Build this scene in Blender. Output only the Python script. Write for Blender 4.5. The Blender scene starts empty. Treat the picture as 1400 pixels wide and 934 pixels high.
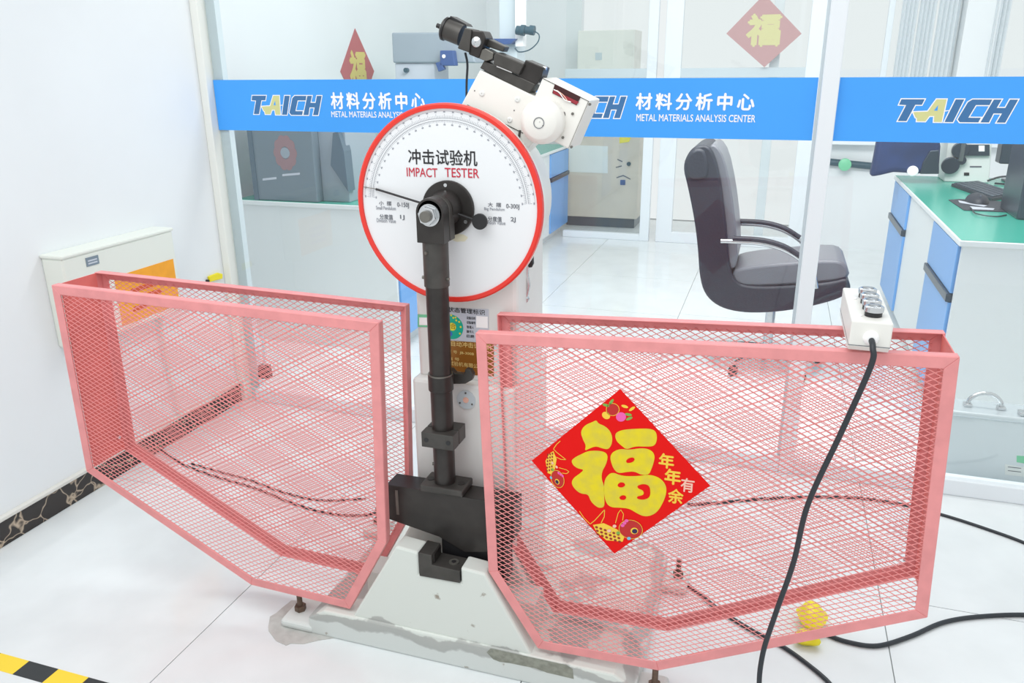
import bpy, bmesh, math, random
from mathutils import Vector, Matrix
random.seed(7)
S = bpy.context.scene
C = S.collection

# ------------------------------------------------------------------ camera
CAM_H = 1.55
F_PX, PITCH, YAW, ROLL = 1085.05, 0.3303, 0.3177, -0.0079
cy_, sy_, cp_, sp_ = math.cos(YAW), math.sin(YAW), math.cos(PITCH), math.sin(PITCH)
FW = Vector((-sy_*cp_, cy_*cp_, -sp_)); RT = Vector((cy_, sy_, 0)); UP = RT.cross(FW)
R2 = RT*math.cos(ROLL) + UP*math.sin(ROLL); U2 = UP*math.cos(ROLL) - RT*math.sin(ROLL)
cam = bpy.data.cameras.new('camera'); cam_o = bpy.data.objects.new('camera', cam); C.objects.link(cam_o)
m = Matrix.Identity(4)
for i in range(3):
    m[i][0] = R2[i]; m[i][1] = U2[i]; m[i][2] = -FW[i]
m[2][3] = CAM_H
cam_o.matrix_world = m
cam.sensor_fit = 'HORIZONTAL'; cam.sensor_width = 36.0; cam.lens = F_PX/1400*36
cam.clip_start = 0.02
S.camera = cam_o

# ------------------------------------------------------------------ light
w = bpy.data.worlds.new('world'); S.world = w; w.use_nodes = True
bg = w.node_tree.nodes['Background']; bg.inputs[0].default_value = (0.965, 0.99, 1.0, 1); bg.inputs[1].default_value = 0.88
def area(name, loc, target, sx, sy, power, col=(1, 1, 1)):
    l = bpy.data.lights.new(name, 'AREA'); l.shape = 'RECTANGLE'; l.size = sx; l.size_y = sy; l.energy = power; l.color = col
    o = bpy.data.objects.new(name, l); C.objects.link(o); o.location = loc
    o.rotation_euler = (Vector(target)-Vector(loc)).to_track_quat('-Z', 'Y').to_euler()
    return o
area('ceiling_light_front', (-0.9, 0.5, 3.2), (-0.75, 1.8, 0.0), 2.8, 1.8, 40)
area('added_fill_rear', (-0.2, 3.7, 3.0), (-0.3, 5.6, 0.0), 2.8, 1.0, 90)  # added fill that brightens the rear room, not an actual lamp
S.view_settings.view_transform = 'Standard'; S.view_settings.look = 'None'
S.view_settings.exposure = 0.1; S.view_settings.gamma = 1.0; S.view_settings.use_curve_mapping = False

# ------------------------------------------------------------------ helpers
def ray(x, y): return FW + R2*((x-700)/F_PX) - U2*((y-467)/F_PX)
O0 = Vector((0, 0, CAM_H))
def at(x, y, Y): d = ray(x, y); return O0 + d*(Y/d.y)          # point on the plane of depth Y
def atz(x, y, z): d = ray(x, y); return O0 + d*((z-CAM_H)/d.z)  # point on a level plane
def atx(x, y, X): d = ray(x, y); return O0 + d*(X/d.x)
def xz(pts, Y): return [(at(x, y, Y).x, at(x, y, Y).z) for x, y in pts]

def lin(c):
    return tuple((v/12.92 if v <= 0.04045 else ((v+0.055)/1.055)**2.4) for v in (k/255 for k in c))
MATS = {}
def mat(name, rgb, rough=0.5, metal=0.0, var=0.0, scale=12.0, rgb2=None, bump=0.0, emit=0.0, spec=0.5, coat=0.0):
    if name in MATS: return MATS[name]
    M = bpy.data.materials.new(name); M.use_nodes = True; nt = M.node_tree; b = nt.nodes['Principled BSDF']
    c = lin(rgb)+(1,)
    b.inputs['Base Color'].default_value = c; b.inputs['Roughness'].default_value = rough; b.inputs['Metallic'].default_value = metal
    b.inputs['Specular IOR Level'].default_value = spec; b.inputs['Coat Weight'].default_value = coat
    if var or rgb2 or bump:
        tc = nt.nodes.new('ShaderNodeTexCoord'); n = nt.nodes.new('ShaderNodeTexNoise')
        n.inputs['Scale'].default_value = scale; n.inputs['Detail'].default_value = 6
        nt.links.new(tc.outputs['Object'], n.inputs['Vector'])
        if var or rgb2:
            r = nt.nodes.new('ShaderNodeValToRGB')
            c2 = lin(rgb2)+(1,) if rgb2 else tuple(max(0, v*(1-var)) for v in c[:3])+(1,)
            r.color_ramp.elements[0].position = 0.35; r.color_ramp.elements[1].position = 0.62
            r.color_ramp.elements[0].color = c2; r.color_ramp.elements[1].color = c
            nt.links.new(n.outputs['Fac'], r.inputs['Fac']); nt.links.new(r.outputs['Color'], b.inputs['Base Color'])
        if bump:
            bp = nt.nodes.new('ShaderNodeBump'); bp.inputs['Strength'].default_value = bump; bp.inputs['Distance'].default_value = 0.01
            nt.links.new(n.outputs['Fac'], bp.inputs['Height']); nt.links.new(bp.outputs['Normal'], b.inputs['Normal'])
    if emit:
        b.inputs['Emission Color'].default_value = c; b.inputs['Emission Strength'].default_value = emit
    MATS[name] = M; return M

def glass_mat(name, tint=(0.975, 0.988, 0.986), ior=1.5, extra=0.0):
    M = bpy.data.materials.new(name); M.use_nodes = True; nt = M.node_tree; nt.nodes.clear()
    out = nt.nodes.new('ShaderNodeOutputMaterial'); mx = nt.nodes.new('ShaderNodeMixShader')
    t = nt.nodes.new('ShaderNodeBsdfTransparent'); t.inputs[0].default_value = tint+(1,)
    g = nt.nodes.new('ShaderNodeBsdfGlossy'); g.inputs['Roughness'].default_value = 0.02
    fr = nt.nodes.new('ShaderNodeFresnel'); fr.inputs[0].default_value = ior
    ge = nt.nodes.new('ShaderNodeNewGeometry'); iv = nt.nodes.new('ShaderNodeMath'); iv.operation = 'SUBTRACT'; iv.inputs[0].default_value = 1.0
    nt.links.new(ge.outputs['Backfacing'], iv.inputs[1])          # the pane reflects once, at the face first met
    ad = nt.nodes.new('ShaderNodeMath'); ad.operation = 'MULTIPLY'; ml = nt.nodes.new('ShaderNodeMath'); ml.operation = 'MULTIPLY'; ml.inputs[1].default_value = 1.7; ml.use_clamp = True
    nt.links.new(fr.outputs[0], ml.inputs[0]); nt.links.new(ml.outputs[0], ad.inputs[0]); nt.links.new(iv.outputs[0], ad.inputs[1]); nt.links.new(ad.outputs[0], mx.inputs[0])
    nt.links.new(t.outputs[0], mx.inputs[1]); nt.links.new(g.outputs[0], mx.inputs[2]); nt.links.new(mx.outputs[0], out.inputs[0])
    MATS[name] = M; return M

class MB:
    def __init__(s): s.v = []; s.f = []
    def add(s, vs, fs):
        k = len(s.v); s.v += [tuple(q) for q in vs]; s.f += [tuple(i+k for i in f) for f in fs]; return s
    def box(s, x0, x1, y0, y1, z0, z1):
        return s.add([(x0,y0,z0),(x1,y0,z0),(x1,y1,z0),(x0,y1,z0),(x0,y0,z1),(x1,y0,z1),(x1,y1,z1),(x0,y1,z1)],
                     [(3,2,1,0),(4,5,6,7),(0,1,5,4),(1,2,6,5),(2,3,7,6),(3,0,4,7)])
    def prism(s, poly, y0, y1):            # polygon in (x,z), extruded along y
        n = len(poly)
        a = sum(poly[i][0]*poly[(i+1)%n][1]-poly[(i+1)%n][0]*poly[i][1] for i in range(n))
        if a < 0: poly = poly[::-1]
        vs = [(x, y0, z) for x, z in poly]+[(x, y1, z) for x, z in poly]
        fs = [tuple(range(n)), tuple(range(2*n-1, n-1, -1))]
        for i in range(n): j = (i+1)%n; fs.append((i, i+n, j+n, j))
        return s.add(vs, fs)
    def prismx(s, poly, x0, x1):           # polygon in (y,z), extruded along x
        n = len(poly)
        a = sum(poly[i][0]*poly[(i+1)%n][1]-poly[(i+1)%n][0]*poly[i][1] for i in range(n))
        if a < 0: poly = poly[::-1]
        vs = [(x1, y, z) for y, z in poly]+[(x0, y, z) for y, z in poly]
        fs = [tuple(range(n)), tuple(range(2*n-1, n-1, -1))]
        for i in range(n): j = (i+1)%n; fs.append((i, i+n, j+n, j))
        return s.add(vs, fs)
    def prismz(s, poly, z0, z1):           # polygon in (x,y), extruded along z
        n = len(poly)
        a = sum(poly[i][0]*poly[(i+1)%n][1]-poly[(i+1)%n][0]*poly[i][1] for i in range(n))
        if a < 0: poly = poly[::-1]
        vs = [(x, y, z1) for x, y in poly]+[(x, y, z0) for x, y in poly]
        fs = [tuple(range(n)), tuple(range(2*n-1, n-1, -1))]
        for i in range(n): j = (i+1)%n; fs.append((i, i+n, j+n, j))
        return s.add(vs, fs)
    def face(s, pts): return s.add(pts, [tuple(range(len(pts)))])
    def flat(s, poly, Y):                  # print on a plane of depth Y
        n = len(poly)
        a = sum(poly[i][0]*poly[(i+1)%n][1]-poly[(i+1)%n][0]*poly[i][1] for i in range(n))
        if a < 0: poly = poly[::-1]
        return s.face([(x, Y, z) for x, z in poly])
    def cyl(s, p0, p1, r0, r1=None, n=24, caps=True):
        p0, p1 = Vector(p0), Vector(p1); r1 = r0 if r1 is None else r1
        d = (p1-p0).normalized(); a = d.orthogonal().normalized(); b = d.cross(a)
        vs = []
        for p, r in ((p0, r0), (p1, r1)):
            for i in range(n):
                t = 2*math.pi*i/n; vs.append(p+a*(r*math.cos(t))+b*(r*math.sin(t)))
        fs = [(i, (i+1)%n, n+(i+1)%n, n+i) for i in range(n)]
        if caps: fs += [tuple(range(n-1, -1, -1)), tuple(range(n, 2*n))]
        return s.add(vs, fs)
    def lathe(s, c, axis, prof, n=48, close=True):   # prof = [(distance along axis, radius)]
        c = Vector(c); d = Vector(axis).normalized(); a = d.orthogonal().normalized(); b = d.cross(a)
        vs = []
        for h, r in prof:
            for i in range(n):
                t = 2*math.pi*i/n; vs.append(c+d*h+a*(r*math.cos(t))+b*(r*math.sin(t)))
        fs = []
        for k in range(len(prof)-1):
            for i in range(n):
                j = (i+1)%n; fs.append((k*n+i, k*n+j, (k+1)*n+j, (k+1)*n+i))
        if close:
            fs.append(tuple(range(n-1, -1, -1))); q = (len(prof)-1)*n; fs.append(tuple(range(q, q+n)))
        return s.add(vs, fs)
    def bar(s, p0, p1, side, wd, up, ht):   # straight box bar
        p0, p1, a, b = Vector(p0), Vector(p1), Vector(side)*(wd/2), Vector(up)*(ht/2)
        vs = [p0-a-b, p0+a-b, p0+a+b, p0-a+b, p1-a-b, p1+a-b, p1+a+b, p1-a+b]
        return s.add(vs, [(3,2,1,0),(4,5,6,7),(0,1,5,4),(1,2,6,5),(2,3,7,6),(3,0,4,7)])
    def tube(s, pts, r, n=10, sub=8, caps=True):
        P = [Vector(q) for q in pts]
        if sub > 1 and len(P) > 2:
            Q = [P[0]*2-P[1]]+P+[P[-1]*2-P[-2]]; out = []
            for i in range(1, len(Q)-2):
                for k in range(sub):
                    t = k/sub; a, b, c, d = Q[i-1], Q[i], Q[i+1], Q[i+2]
                    out.append(0.5*((2*b)+(c-a)*t+(2*a-5*b+4*c-d)*t*t+(3*b-a-3*c+d)*t**3))
            out.append(P[-1]); P = out
        up = None; vs = []
        for i, q in enumerate(P):
            d = (P[min(i+1, len(P)-1)]-P[max(i-1, 0)]).normalized()
            if up is None: up = d.orthogonal().normalized()
            up = (up-d*up.dot(d)).normalized(); b = d.cross(up)
            for k in range(n):
                t = 2*math.pi*k/n; vs.append(q+up*(r*math.cos(t))+b*(r*math.sin(t)))
        fs = []
        for i in range(len(P)-1):
            for k in range(n):
                j = (k+1)%n; fs.append((i*n+k, i*n+j, (i+1)*n+j, (i+1)*n+k))
        if caps: fs += [tuple(range(n-1, -1, -1)), tuple(range((len(P)-1)*n, len(P)*n))]
        return s.add(vs, fs)
    def build(s, name, material, parent=None, bev=0.0, smooth=False, seg=2, **tags):
        me = bpy.data.meshes.new(name); me.from_pydata(s.v, [], s.f); me.update()
        return finish(name, me, material, parent, bev, smooth, seg, **tags)

def finish(name, me, material, parent=None, bev=0.0, smooth=False, seg=2, **tags):
    o = bpy.data.objects.new(name, me); C.objects.link(o)
    me.materials.append(MATS[material] if isinstance(material, str) else material)
    if smooth:
        for p in me.polygons: p.use_smooth = True
        me.set_sharp_from_angle(angle=math.radians(40))
    if bev:
        md = o.modifiers.new('bevel', 'BEVEL'); md.width = bev; md.segments = seg; md.limit_method = 'ANGLE'; md.angle_limit = math.radians(40)
    if parent is not None:
        o.parent = parent
        if parent.type == 'EMPTY': o.matrix_parent_inverse = Matrix.Translation(-parent.location)
    for k, v in tags.items(): o[k] = v
    return o

def thing(name, label, cat, loc=(0, 0, 0), group=None):
    o = bpy.data.objects.new(name, None); C.objects.link(o); o.location = loc; o.empty_display_size = 0.05
    o['label'] = label; o['category'] = cat
    if group: o['group'] = group
    return o
def struct(name, mb, material, parent=None, **kw):
    return mb.build(name, material, parent, kind='structure', **kw)

def text_mesh(body, bold=0.0, spacing=1.0):
    cu = bpy.data.curves.new('text', 'FONT'); cu.body = body; cu.space_character = spacing; cu.resolution_u = 3
    o = bpy.data.objects.new('text', cu); C.objects.link(o); bpy.context.view_layer.update()
    me = bpy.data.meshes.new_from_object(o.evaluated_get(bpy.context.evaluated_depsgraph_get()))
    bpy.data.objects.remove(o); bpy.data.curves.remove(cu)
    me.materials.clear()
    if bold:
        vs = [v.co.copy() for v in me.vertices]; fs = [tuple(p.vertices) for p in me.polygons]; V, Fc = [], []
        for n_, (dx, dy) in enumerate(((0, 0), (bold, 0), (-bold, 0), (0, bold), (0, -bold))):
            k = len(V); V += [(v.x+dx, v.y+dy, n_*.00006) for v in vs]; Fc += [tuple(i+k for i in f) for f in fs]
        me = bpy.data.meshes.new('text'); me.from_pydata(V, [], Fc)
    return me
def text_rect(name, body, material, parent, x0, x1, z0, z1, Y, bold=0.0, spacing=1.0, shear=0.0):
    me = text_mesh(body, bold, spacing)
    xs = [v.co.x for v in me.vertices]; ys = [v.co.y for v in me.vertices]
    a, b, c, d = min(xs), max(xs), min(ys), max(ys)
    for v in me.vertices:
        fx = (v.co.x-a)/(b-a); fy = (v.co.y-c)/(d-c)
        v.co = Vector((x0+(x1-x0)*fx+shear*fy, Y-v.co.z, z0+(z1-z0)*fy))
    me.update()
    return finish(name, me, material, parent)
def text_px(name, body, material, parent, l, t, r, b, Y, **kw):   # fits the box between two photograph points on plane Y
    p0 = at(l, b, Y); p1 = at(r, t, Y); ym = (t+b)/2
    return text_rect(name, body, material, parent, at(l, ym, Y).x, at(r, ym, Y).x, at((l+r)/2, b, Y).z, at((l+r)/2, t, Y).z, Y, **kw)

def offset_poly(poly, d):      # inward offset (positive d) with mitred corners
    n = len(poly)
    a = sum(poly[i][0]*poly[(i+1)%n][1]-poly[(i+1)%n][0]*poly[i][1] for i in range(n))
    sg = 1 if a > 0 else -1; out = []
    for i in range(n):
        p, q, r = Vector(poly[i-1]), Vector(poly[i]), Vector(poly[(i+1)%n])
        e0 = (q-p).normalized(); e1 = (r-q).normalized()
        n0 = Vector((-e0.y, e0.x))*sg; n1 = Vector((-e1.y, e1.x))*sg
        k = max(0.25, 1+n0.dot(n1)); o = q+(n0+n1)*(d/k); out.append((o.x, o.y))
    return out
def circle(cx, cz, r, n=32, rz=None): return [(cx+r*math.cos(2*math.pi*i/n), cz+(rz or r)*math.sin(2*math.pi*i/n)) for i in range(n)]

# ------------------------------------------------------------------ materials
mat('wall_white', (230, 234, 236), 0.6, var=0.02, scale=3)
mat('jamb_cream', (232, 234, 228), 0.5)
mat('floor_tile', (226, 231, 232), 0.12, var=0.06, scale=5, spec=0.5)
mat('grout', (150, 155, 155), 0.8)
mat('aluminium', (230, 236, 240), 0.4, 0.0)
mat('aluminium_grey', (198, 210, 215), 0.4, 0.0)
mat('cap_strip', (214, 212, 206), 0.5)
mat('cage_pink', (230, 148, 148), 0.42, var=0.10, scale=25)
mat('cage_mesh', (230, 146, 144), 0.45)
mat('cage_red', (226, 118, 112), 0.42, var=0.12, scale=9)
mat('machine_white', (226, 229, 226), 0.4, var=0.03, scale=6)
mat('machine_cream', (231, 230, 224), 0.4, var=0.03, scale=10)
mat('dial_white', (229, 232, 234), 0.35, var=0.015, scale=8)
mat('rim_red', (226, 52, 40), 0.35)
mat('steel_black', (60, 57, 55), 0.34, 0.45, var=0.35, scale=14)
mat('steel_dark', (76, 74, 71), 0.42, 0.4, var=0.3, scale=18)
mat('steel_edge', (120, 118, 112), 0.35, 0.6, var=0.2, scale=30)
mat('chrome', (205, 208, 210), 0.18, 0.9)
mat('black_paint', (32, 32, 34), 0.4)
mat('black_ink', (30, 30, 34), 0.6)
mat('grey_ink', (100, 104, 112), 0.6)
mat('pale_ink', (150, 154, 162), 0.6)
mat('red_ink', (196, 44, 66), 0.6)
mat('cable_black', (38, 44, 50), 0.45)
mat('poster_red', (224, 8, 4), 0.55, spec=0.2)
mat('poster_red_dark', (186, 20, 16), 0.35)
mat('gold', (226, 206, 34), 0.5, 0.0, rgb2=(212, 194, 62), scale=40, spec=0.25)
mat('gold_line', (240, 200, 60), 0.4)
mat('pale_pink', (240, 190, 170), 0.5)
mat('fruit_pink', (236, 90, 170), 0.4)
mat('leaf_green', (120, 170, 70), 0.5)
mat('fish_eye', (40, 20, 70), 0.4)
mat('scale_brown', (150, 36, 16), 0.5)
mat('sky_dot', (110, 190, 215), 0.5)
mat('banner_blue', (66, 164, 250), 0.32, var=0.05, scale=2)
mat('logo_blue', (60, 114, 166), 0.4)
mat('logo_yellow', (212, 212, 148), 0.4)
mat('white_print', (250, 250, 250), 0.5)
mat('label_grey', (196, 202, 212), 0.4)
mat('label_green', (0, 176, 148), 0.4)
mat('label_lightgreen', (120, 205, 160), 0.4)
mat('label_yellow', (236, 224, 60), 0.4)
mat('label_blue', (60, 110, 200), 0.4)
mat('nameplate_brown', (150, 96, 30), 0.35, 0.2)
mat('nameplate_text', (232, 206, 130), 0.4)
mat('tape_yellow', (244, 212, 50), 0.4)
mat('tape_black', (44, 48, 50), 0.5)
mat('cement', (190, 190, 186), 0.9, var=0.15, scale=30, bump=0.3)
mat('bolt_rust', (118, 98, 84), 0.6, 0.4, var=0.4, scale=60)
mat('panel_beige', (222, 226, 218), 0.45)
mat('orange_label', (240, 162, 32), 0.45, var=0.08, scale=20)
mat('red_mark', (205, 80, 40), 0.5)
mat('plate_grey', (128, 142, 154), 0.4, 0.3)
mat('yellow_plastic', (238, 222, 30), 0.4)
mat('bench_green', (60, 168, 148), 0.22)
mat('bench_white', (226, 230, 230), 0.4)
mat('drawer_blue', (108, 164, 224), 0.35)
mat('handle_black', (60, 72, 84), 0.3, 0.4)
mat('leather_black', (40, 45, 58), 0.42, bump=0.15, scale=90)
mat('leather_grey', (118, 120, 128), 0.36, bump=0.1, scale=90)
mat('keyboard_black', (40, 46, 56), 0.5)
mat('key_grey', (70, 80, 92), 0.45)
mat('case_silver', (212, 222, 226), 0.45, 0.0)
mat('case_edge', (214, 222, 226), 0.22, 0.6)
mat('hood_grey', (112, 128, 138), 0.3)
mat('hood_dark', (84, 104, 118), 0.35)
mat('instrument_grey', (150, 162, 172), 0.4)
mat('instrument_blue', (52, 84, 140), 0.4)
mat('teal_dark', (44, 78, 92), 0.4)
mat('cover_blue', (32, 56, 104), 0.6, var=0.3, scale=8)
mat('cabinet_beige', (214, 206, 192), 0.55, rgb2=(204, 197, 185), scale=4)
mat('carton_white', (234, 233, 226), 0.6)
mat('paper', (226, 232, 230), 0.7)
mat('curtain_white', (240, 244, 246), 0.8)
nt_ = MATS['curtain_white'].node_tree; tl_ = nt_.nodes.new('ShaderNodeBsdfTranslucent'); tl_.inputs[0].default_value = (.95, .97, .98, 1); ms_ = nt_.nodes.new('ShaderNodeMixShader'); ms_.inputs[0].default_value = 0.6
nt_.links.new(nt_.nodes['Principled BSDF'].outputs[0], ms_.inputs[1]); nt_.links.new(tl_.outputs[0], ms_.inputs[2]); nt_.links.new(ms_.outputs[0], nt_.nodes['Material Output'].inputs[0])
mat('diamond_muted', (186, 104, 106), 0.6, spec=0.2)  # muted red of the side wall diamond
mat('diamond_gold', (214, 196, 110), 0.5)
mat('flower_red', (150, 120, 124), 0.5)
mat('pane_blue', (150, 190, 220), 0.2)
mat('slot_dark', (60, 20, 22), 0.7)
mat('wire_red', (150, 40, 52), 0.5)
mat('diamond_hazed', (190, 154, 154), 0.6, spec=0.2)  # red of the far diamond, paled to paint in the glass haze
mat('hazed_gold', (206, 202, 150), 0.6)  # its letter's gold, paled for the same glass haze
mat('bare_metal', (146, 148, 136), 0.6, var=0.3, scale=60)
mat('grease', (226, 222, 196), 0.5)
glass_mat('glass')

def marble():
    M = bpy.data.materials.new('black_marble'); M.use_nodes = True; nt = M.node_tree; b = nt.nodes['Principled BSDF']
    tc = nt.nodes.new('ShaderNodeTexCoord'); n = nt.nodes.new('ShaderNodeTexNoise'); n.inputs['Scale'].default_value = 9
    mp = nt.nodes.new('ShaderNodeMixRGB'); mp.inputs[0].default_value = 0.12
    v = nt.nodes.new('ShaderNodeTexVoronoi'); v.feature = 'DISTANCE_TO_EDGE'; v.inputs['Scale'].default_value = 13
    r = nt.nodes.new('ShaderNodeValToRGB'); r.color_ramp.elements[0].position = 0.0; r.color_ramp.elements[1].position = 0.035
    r.color_ramp.elements[0].color = lin((190, 172, 150))+(1,); r.color_ramp.elements[1].color = lin((44, 38, 36))+(1,)
    nt.links.new(tc.outputs['Object'], n.inputs['Vector']); nt.links.new(tc.outputs['Object'], mp.inputs[1]); nt.links.new(n.outputs['Color'], mp.inputs[2])
    nt.links.new(mp.outputs[0], v.inputs['Vector']); nt.links.new(v.outputs['Distance'], r.inputs['Fac']); nt.links.new(r.outputs['Color'], b.inputs['Base Color'])
    b.inputs['Roughness'].default_value = 0.2; MATS['black_marble'] = M
marble()
def base_paint():      # off-white machine paint, chipped to grey metal in a ragged band near the plinth
    M = bpy.data.materials.new('base_paint'); M.use_nodes = True; nt = M.node_tree; b = nt.nodes['Principled BSDF']; L = nt.links.new
    tc = nt.nodes.new('ShaderNodeTexCoord'); sx = nt.nodes.new('ShaderNodeSeparateXYZ'); L(tc.outputs['Object'], sx.inputs[0])
    n = nt.nodes.new('ShaderNodeTexNoise'); n.inputs['Scale'].default_value = 9; n.inputs['Detail'].default_value = 5; L(tc.outputs['Object'], n.inputs['Vector'])
    a = nt.nodes.new('ShaderNodeMath'); a.operation = 'MULTIPLY_ADD'; a.inputs[1].default_value = 0.09; L(n.outputs['Fac'], a.inputs[0]); L(sx.outputs['Z'], a.inputs[2])
    r = nt.nodes.new('ShaderNodeValToRGB'); e = r.color_ramp.elements
    e[0].position = 0.0; e[0].color = lin((208, 213, 210))+(1,); e[1].position = 1.0; e[1].color = lin((214, 219, 214))+(1,)
    for pos, col in ((0.099, (208, 213, 210)), (0.103, (170, 173, 170)), (0.129, (176, 178, 174)), (0.133, (214, 219, 213))):
        k = e.new(pos); k.color = lin(col)+(1,)
    L(a.outputs[0], r.inputs['Fac'])
    n2 = nt.nodes.new('ShaderNodeTexNoise'); n2.inputs['Scale'].default_value = 26; n2.inputs['Detail'].default_value = 8; L(tc.outputs['Object'], n2.inputs['Vector'])
    r2 = nt.nodes.new('ShaderNodeValToRGB'); r2.color_ramp.elements[0].position = 0.70; r2.color_ramp.elements[1].position = 0.76
    r2.color_ramp.elements[0].color = (0, 0, 0, 1); r2.color_ramp.elements[1].color = (1, 1, 1, 1); L(n2.outputs['Fac'], r2.inputs['Fac'])
    mx = nt.nodes.new('ShaderNodeMixRGB'); mx.inputs[2].default_value = lin((150, 142, 130))+(1,)
    L(r2.outputs['Color'], mx.inputs[0]); L(r.outputs['Color'], mx.inputs[1]); L(mx.outputs[0], b.inputs['Base Color'])
    b.inputs['Roughness'].default_value = 0.5; MATS['base_paint'] = M
base_paint()

# ================================================================== the setting
XW, YP, ZT = -2.43, 3.0875, 2.75      # left wall, glass partition, wall top
XL2, YB = -3.05, 8.6                  # rear room: left wall, back wall
XR = 3.2
TILE = 0.9485
fl = struct('floor', MB().box(XL2-0.1, XR, -0.4, YB+0.1, -0.03, -0.004), 'grout')
tile_meshes = {}
xj = [-1.467+TILE*k for k in range(-2, 6)]
for i, x in enumerate(xj[:-1]):
    y_off = 2.218 if i < 2 else 2.255 if i == 2 else 2.309
    for k in range(-3, 8):
        y = y_off+TILE*k
        x0, x1, y0, y1 = max(x, XL2), min(x+TILE, XR), max(y, -0.4), min(y+TILE, YB)
        if x1-x0 < 0.05 or y1-y0 < 0.05: continue
        g = 0.0016; key = (round(x1-x0, 3), round(y1-y0, 3))
        if key not in tile_meshes:
            hx, hy = (x1-x0)/2-g, (y1-y0)/2-g
            mb = MB().box(-hx, hx, -hy, hy, -0.02, 0.0); me = bpy.data.meshes.new('floor_tile'); me.from_pydata(mb.v, [], mb.f); me.materials.append(MATS['floor_tile']); tile_meshes[key] = me
        o = bpy.data.objects.new('floor_tile', tile_meshes[key]); C.objects.link(o); o.location = ((x0+x1)/2, (y0+y1)/2, 0); o.parent = fl

struct('wall_left', MB().box(XW-0.1, XW, -0.4, YP+0.04, 0, ZT), 'wall_white')
bb = struct('baseboard_left', MB().box(XW, XW+0.012, -0.4, YP-0.04, 0, 0.094), 'black_marble')
MB().box(XW, XW+0.022, -0.4, YP-0.04, 0.094, 0.108).build('cap_strip', 'cap_strip', bb, bev=0.003)
struct('wall_rear_left', MB().box(XL2-0.1, XL2, YP+0.05, YB, 0, ZT), 'wall_white')
struct('wall_return', MB().box(XL2, XW-0.1, YP-0.03, YP+0.04, 0, ZT), 'wall_white')

# glass partition
tr = struct('trim_1', MB().box(XW, -2.392, YP-0.045, YP+0.045, 0, ZT), 'jamb_cream', bev=0.004)
MB().box(-2.392, -2.345, YP+0.010, YP+0.045, 0, ZT).build('frame_rebate', 'aluminium_grey', tr)
tr2 = struct('trim_2', MB().box(0.124, 0.180, YP-0.035, YP+0.035, 0, ZT), 'aluminium', bev=0.004)
MB().box(0.114, 0.124, YP-0.012, YP+0.012, 0.07, ZT).build('glazing_bead', 'aluminium_grey', tr2)
struct('trim_3', MB().box(-2.345, 0.124, YP-0.03, YP+0.03, 0, 0.065), 'aluminium', bev=0.004)
struct('trim_4', MB().box(0.180, 3.2, YP-0.03, YP+0.03, 0, 0.065), 'aluminium', bev=0.004)
struct('window_1', MB().box(-2.392, 0.114, YP+0.001, YP+0.009, 0.065, ZT), 'glass')
struct('window_2', MB().box(0.180, 3.2, YP+0.001, YP+0.009, 0.065, ZT), 'glass')

# rear room back wall: plain wall, glazed doors, window bay
struct('wall_back', MB().box(XL2, -2.02, YB-0.1, YB, 0, ZT), 'wall_white')
struct('wall_back_low', MB().box(0.30, 3.2, 7.62, 7.74, 0, 0.92), 'wall_white')
struct('trim_5', MB().box(0.30, 3.2, 7.50, 7.76, 0.92, 0.96), 'aluminium', bev=0.004)
struct('wall_pillar', MB().box(1.30, 1.53, 7.45, 7.74, 0.96, ZT), 'wall_white')

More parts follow.
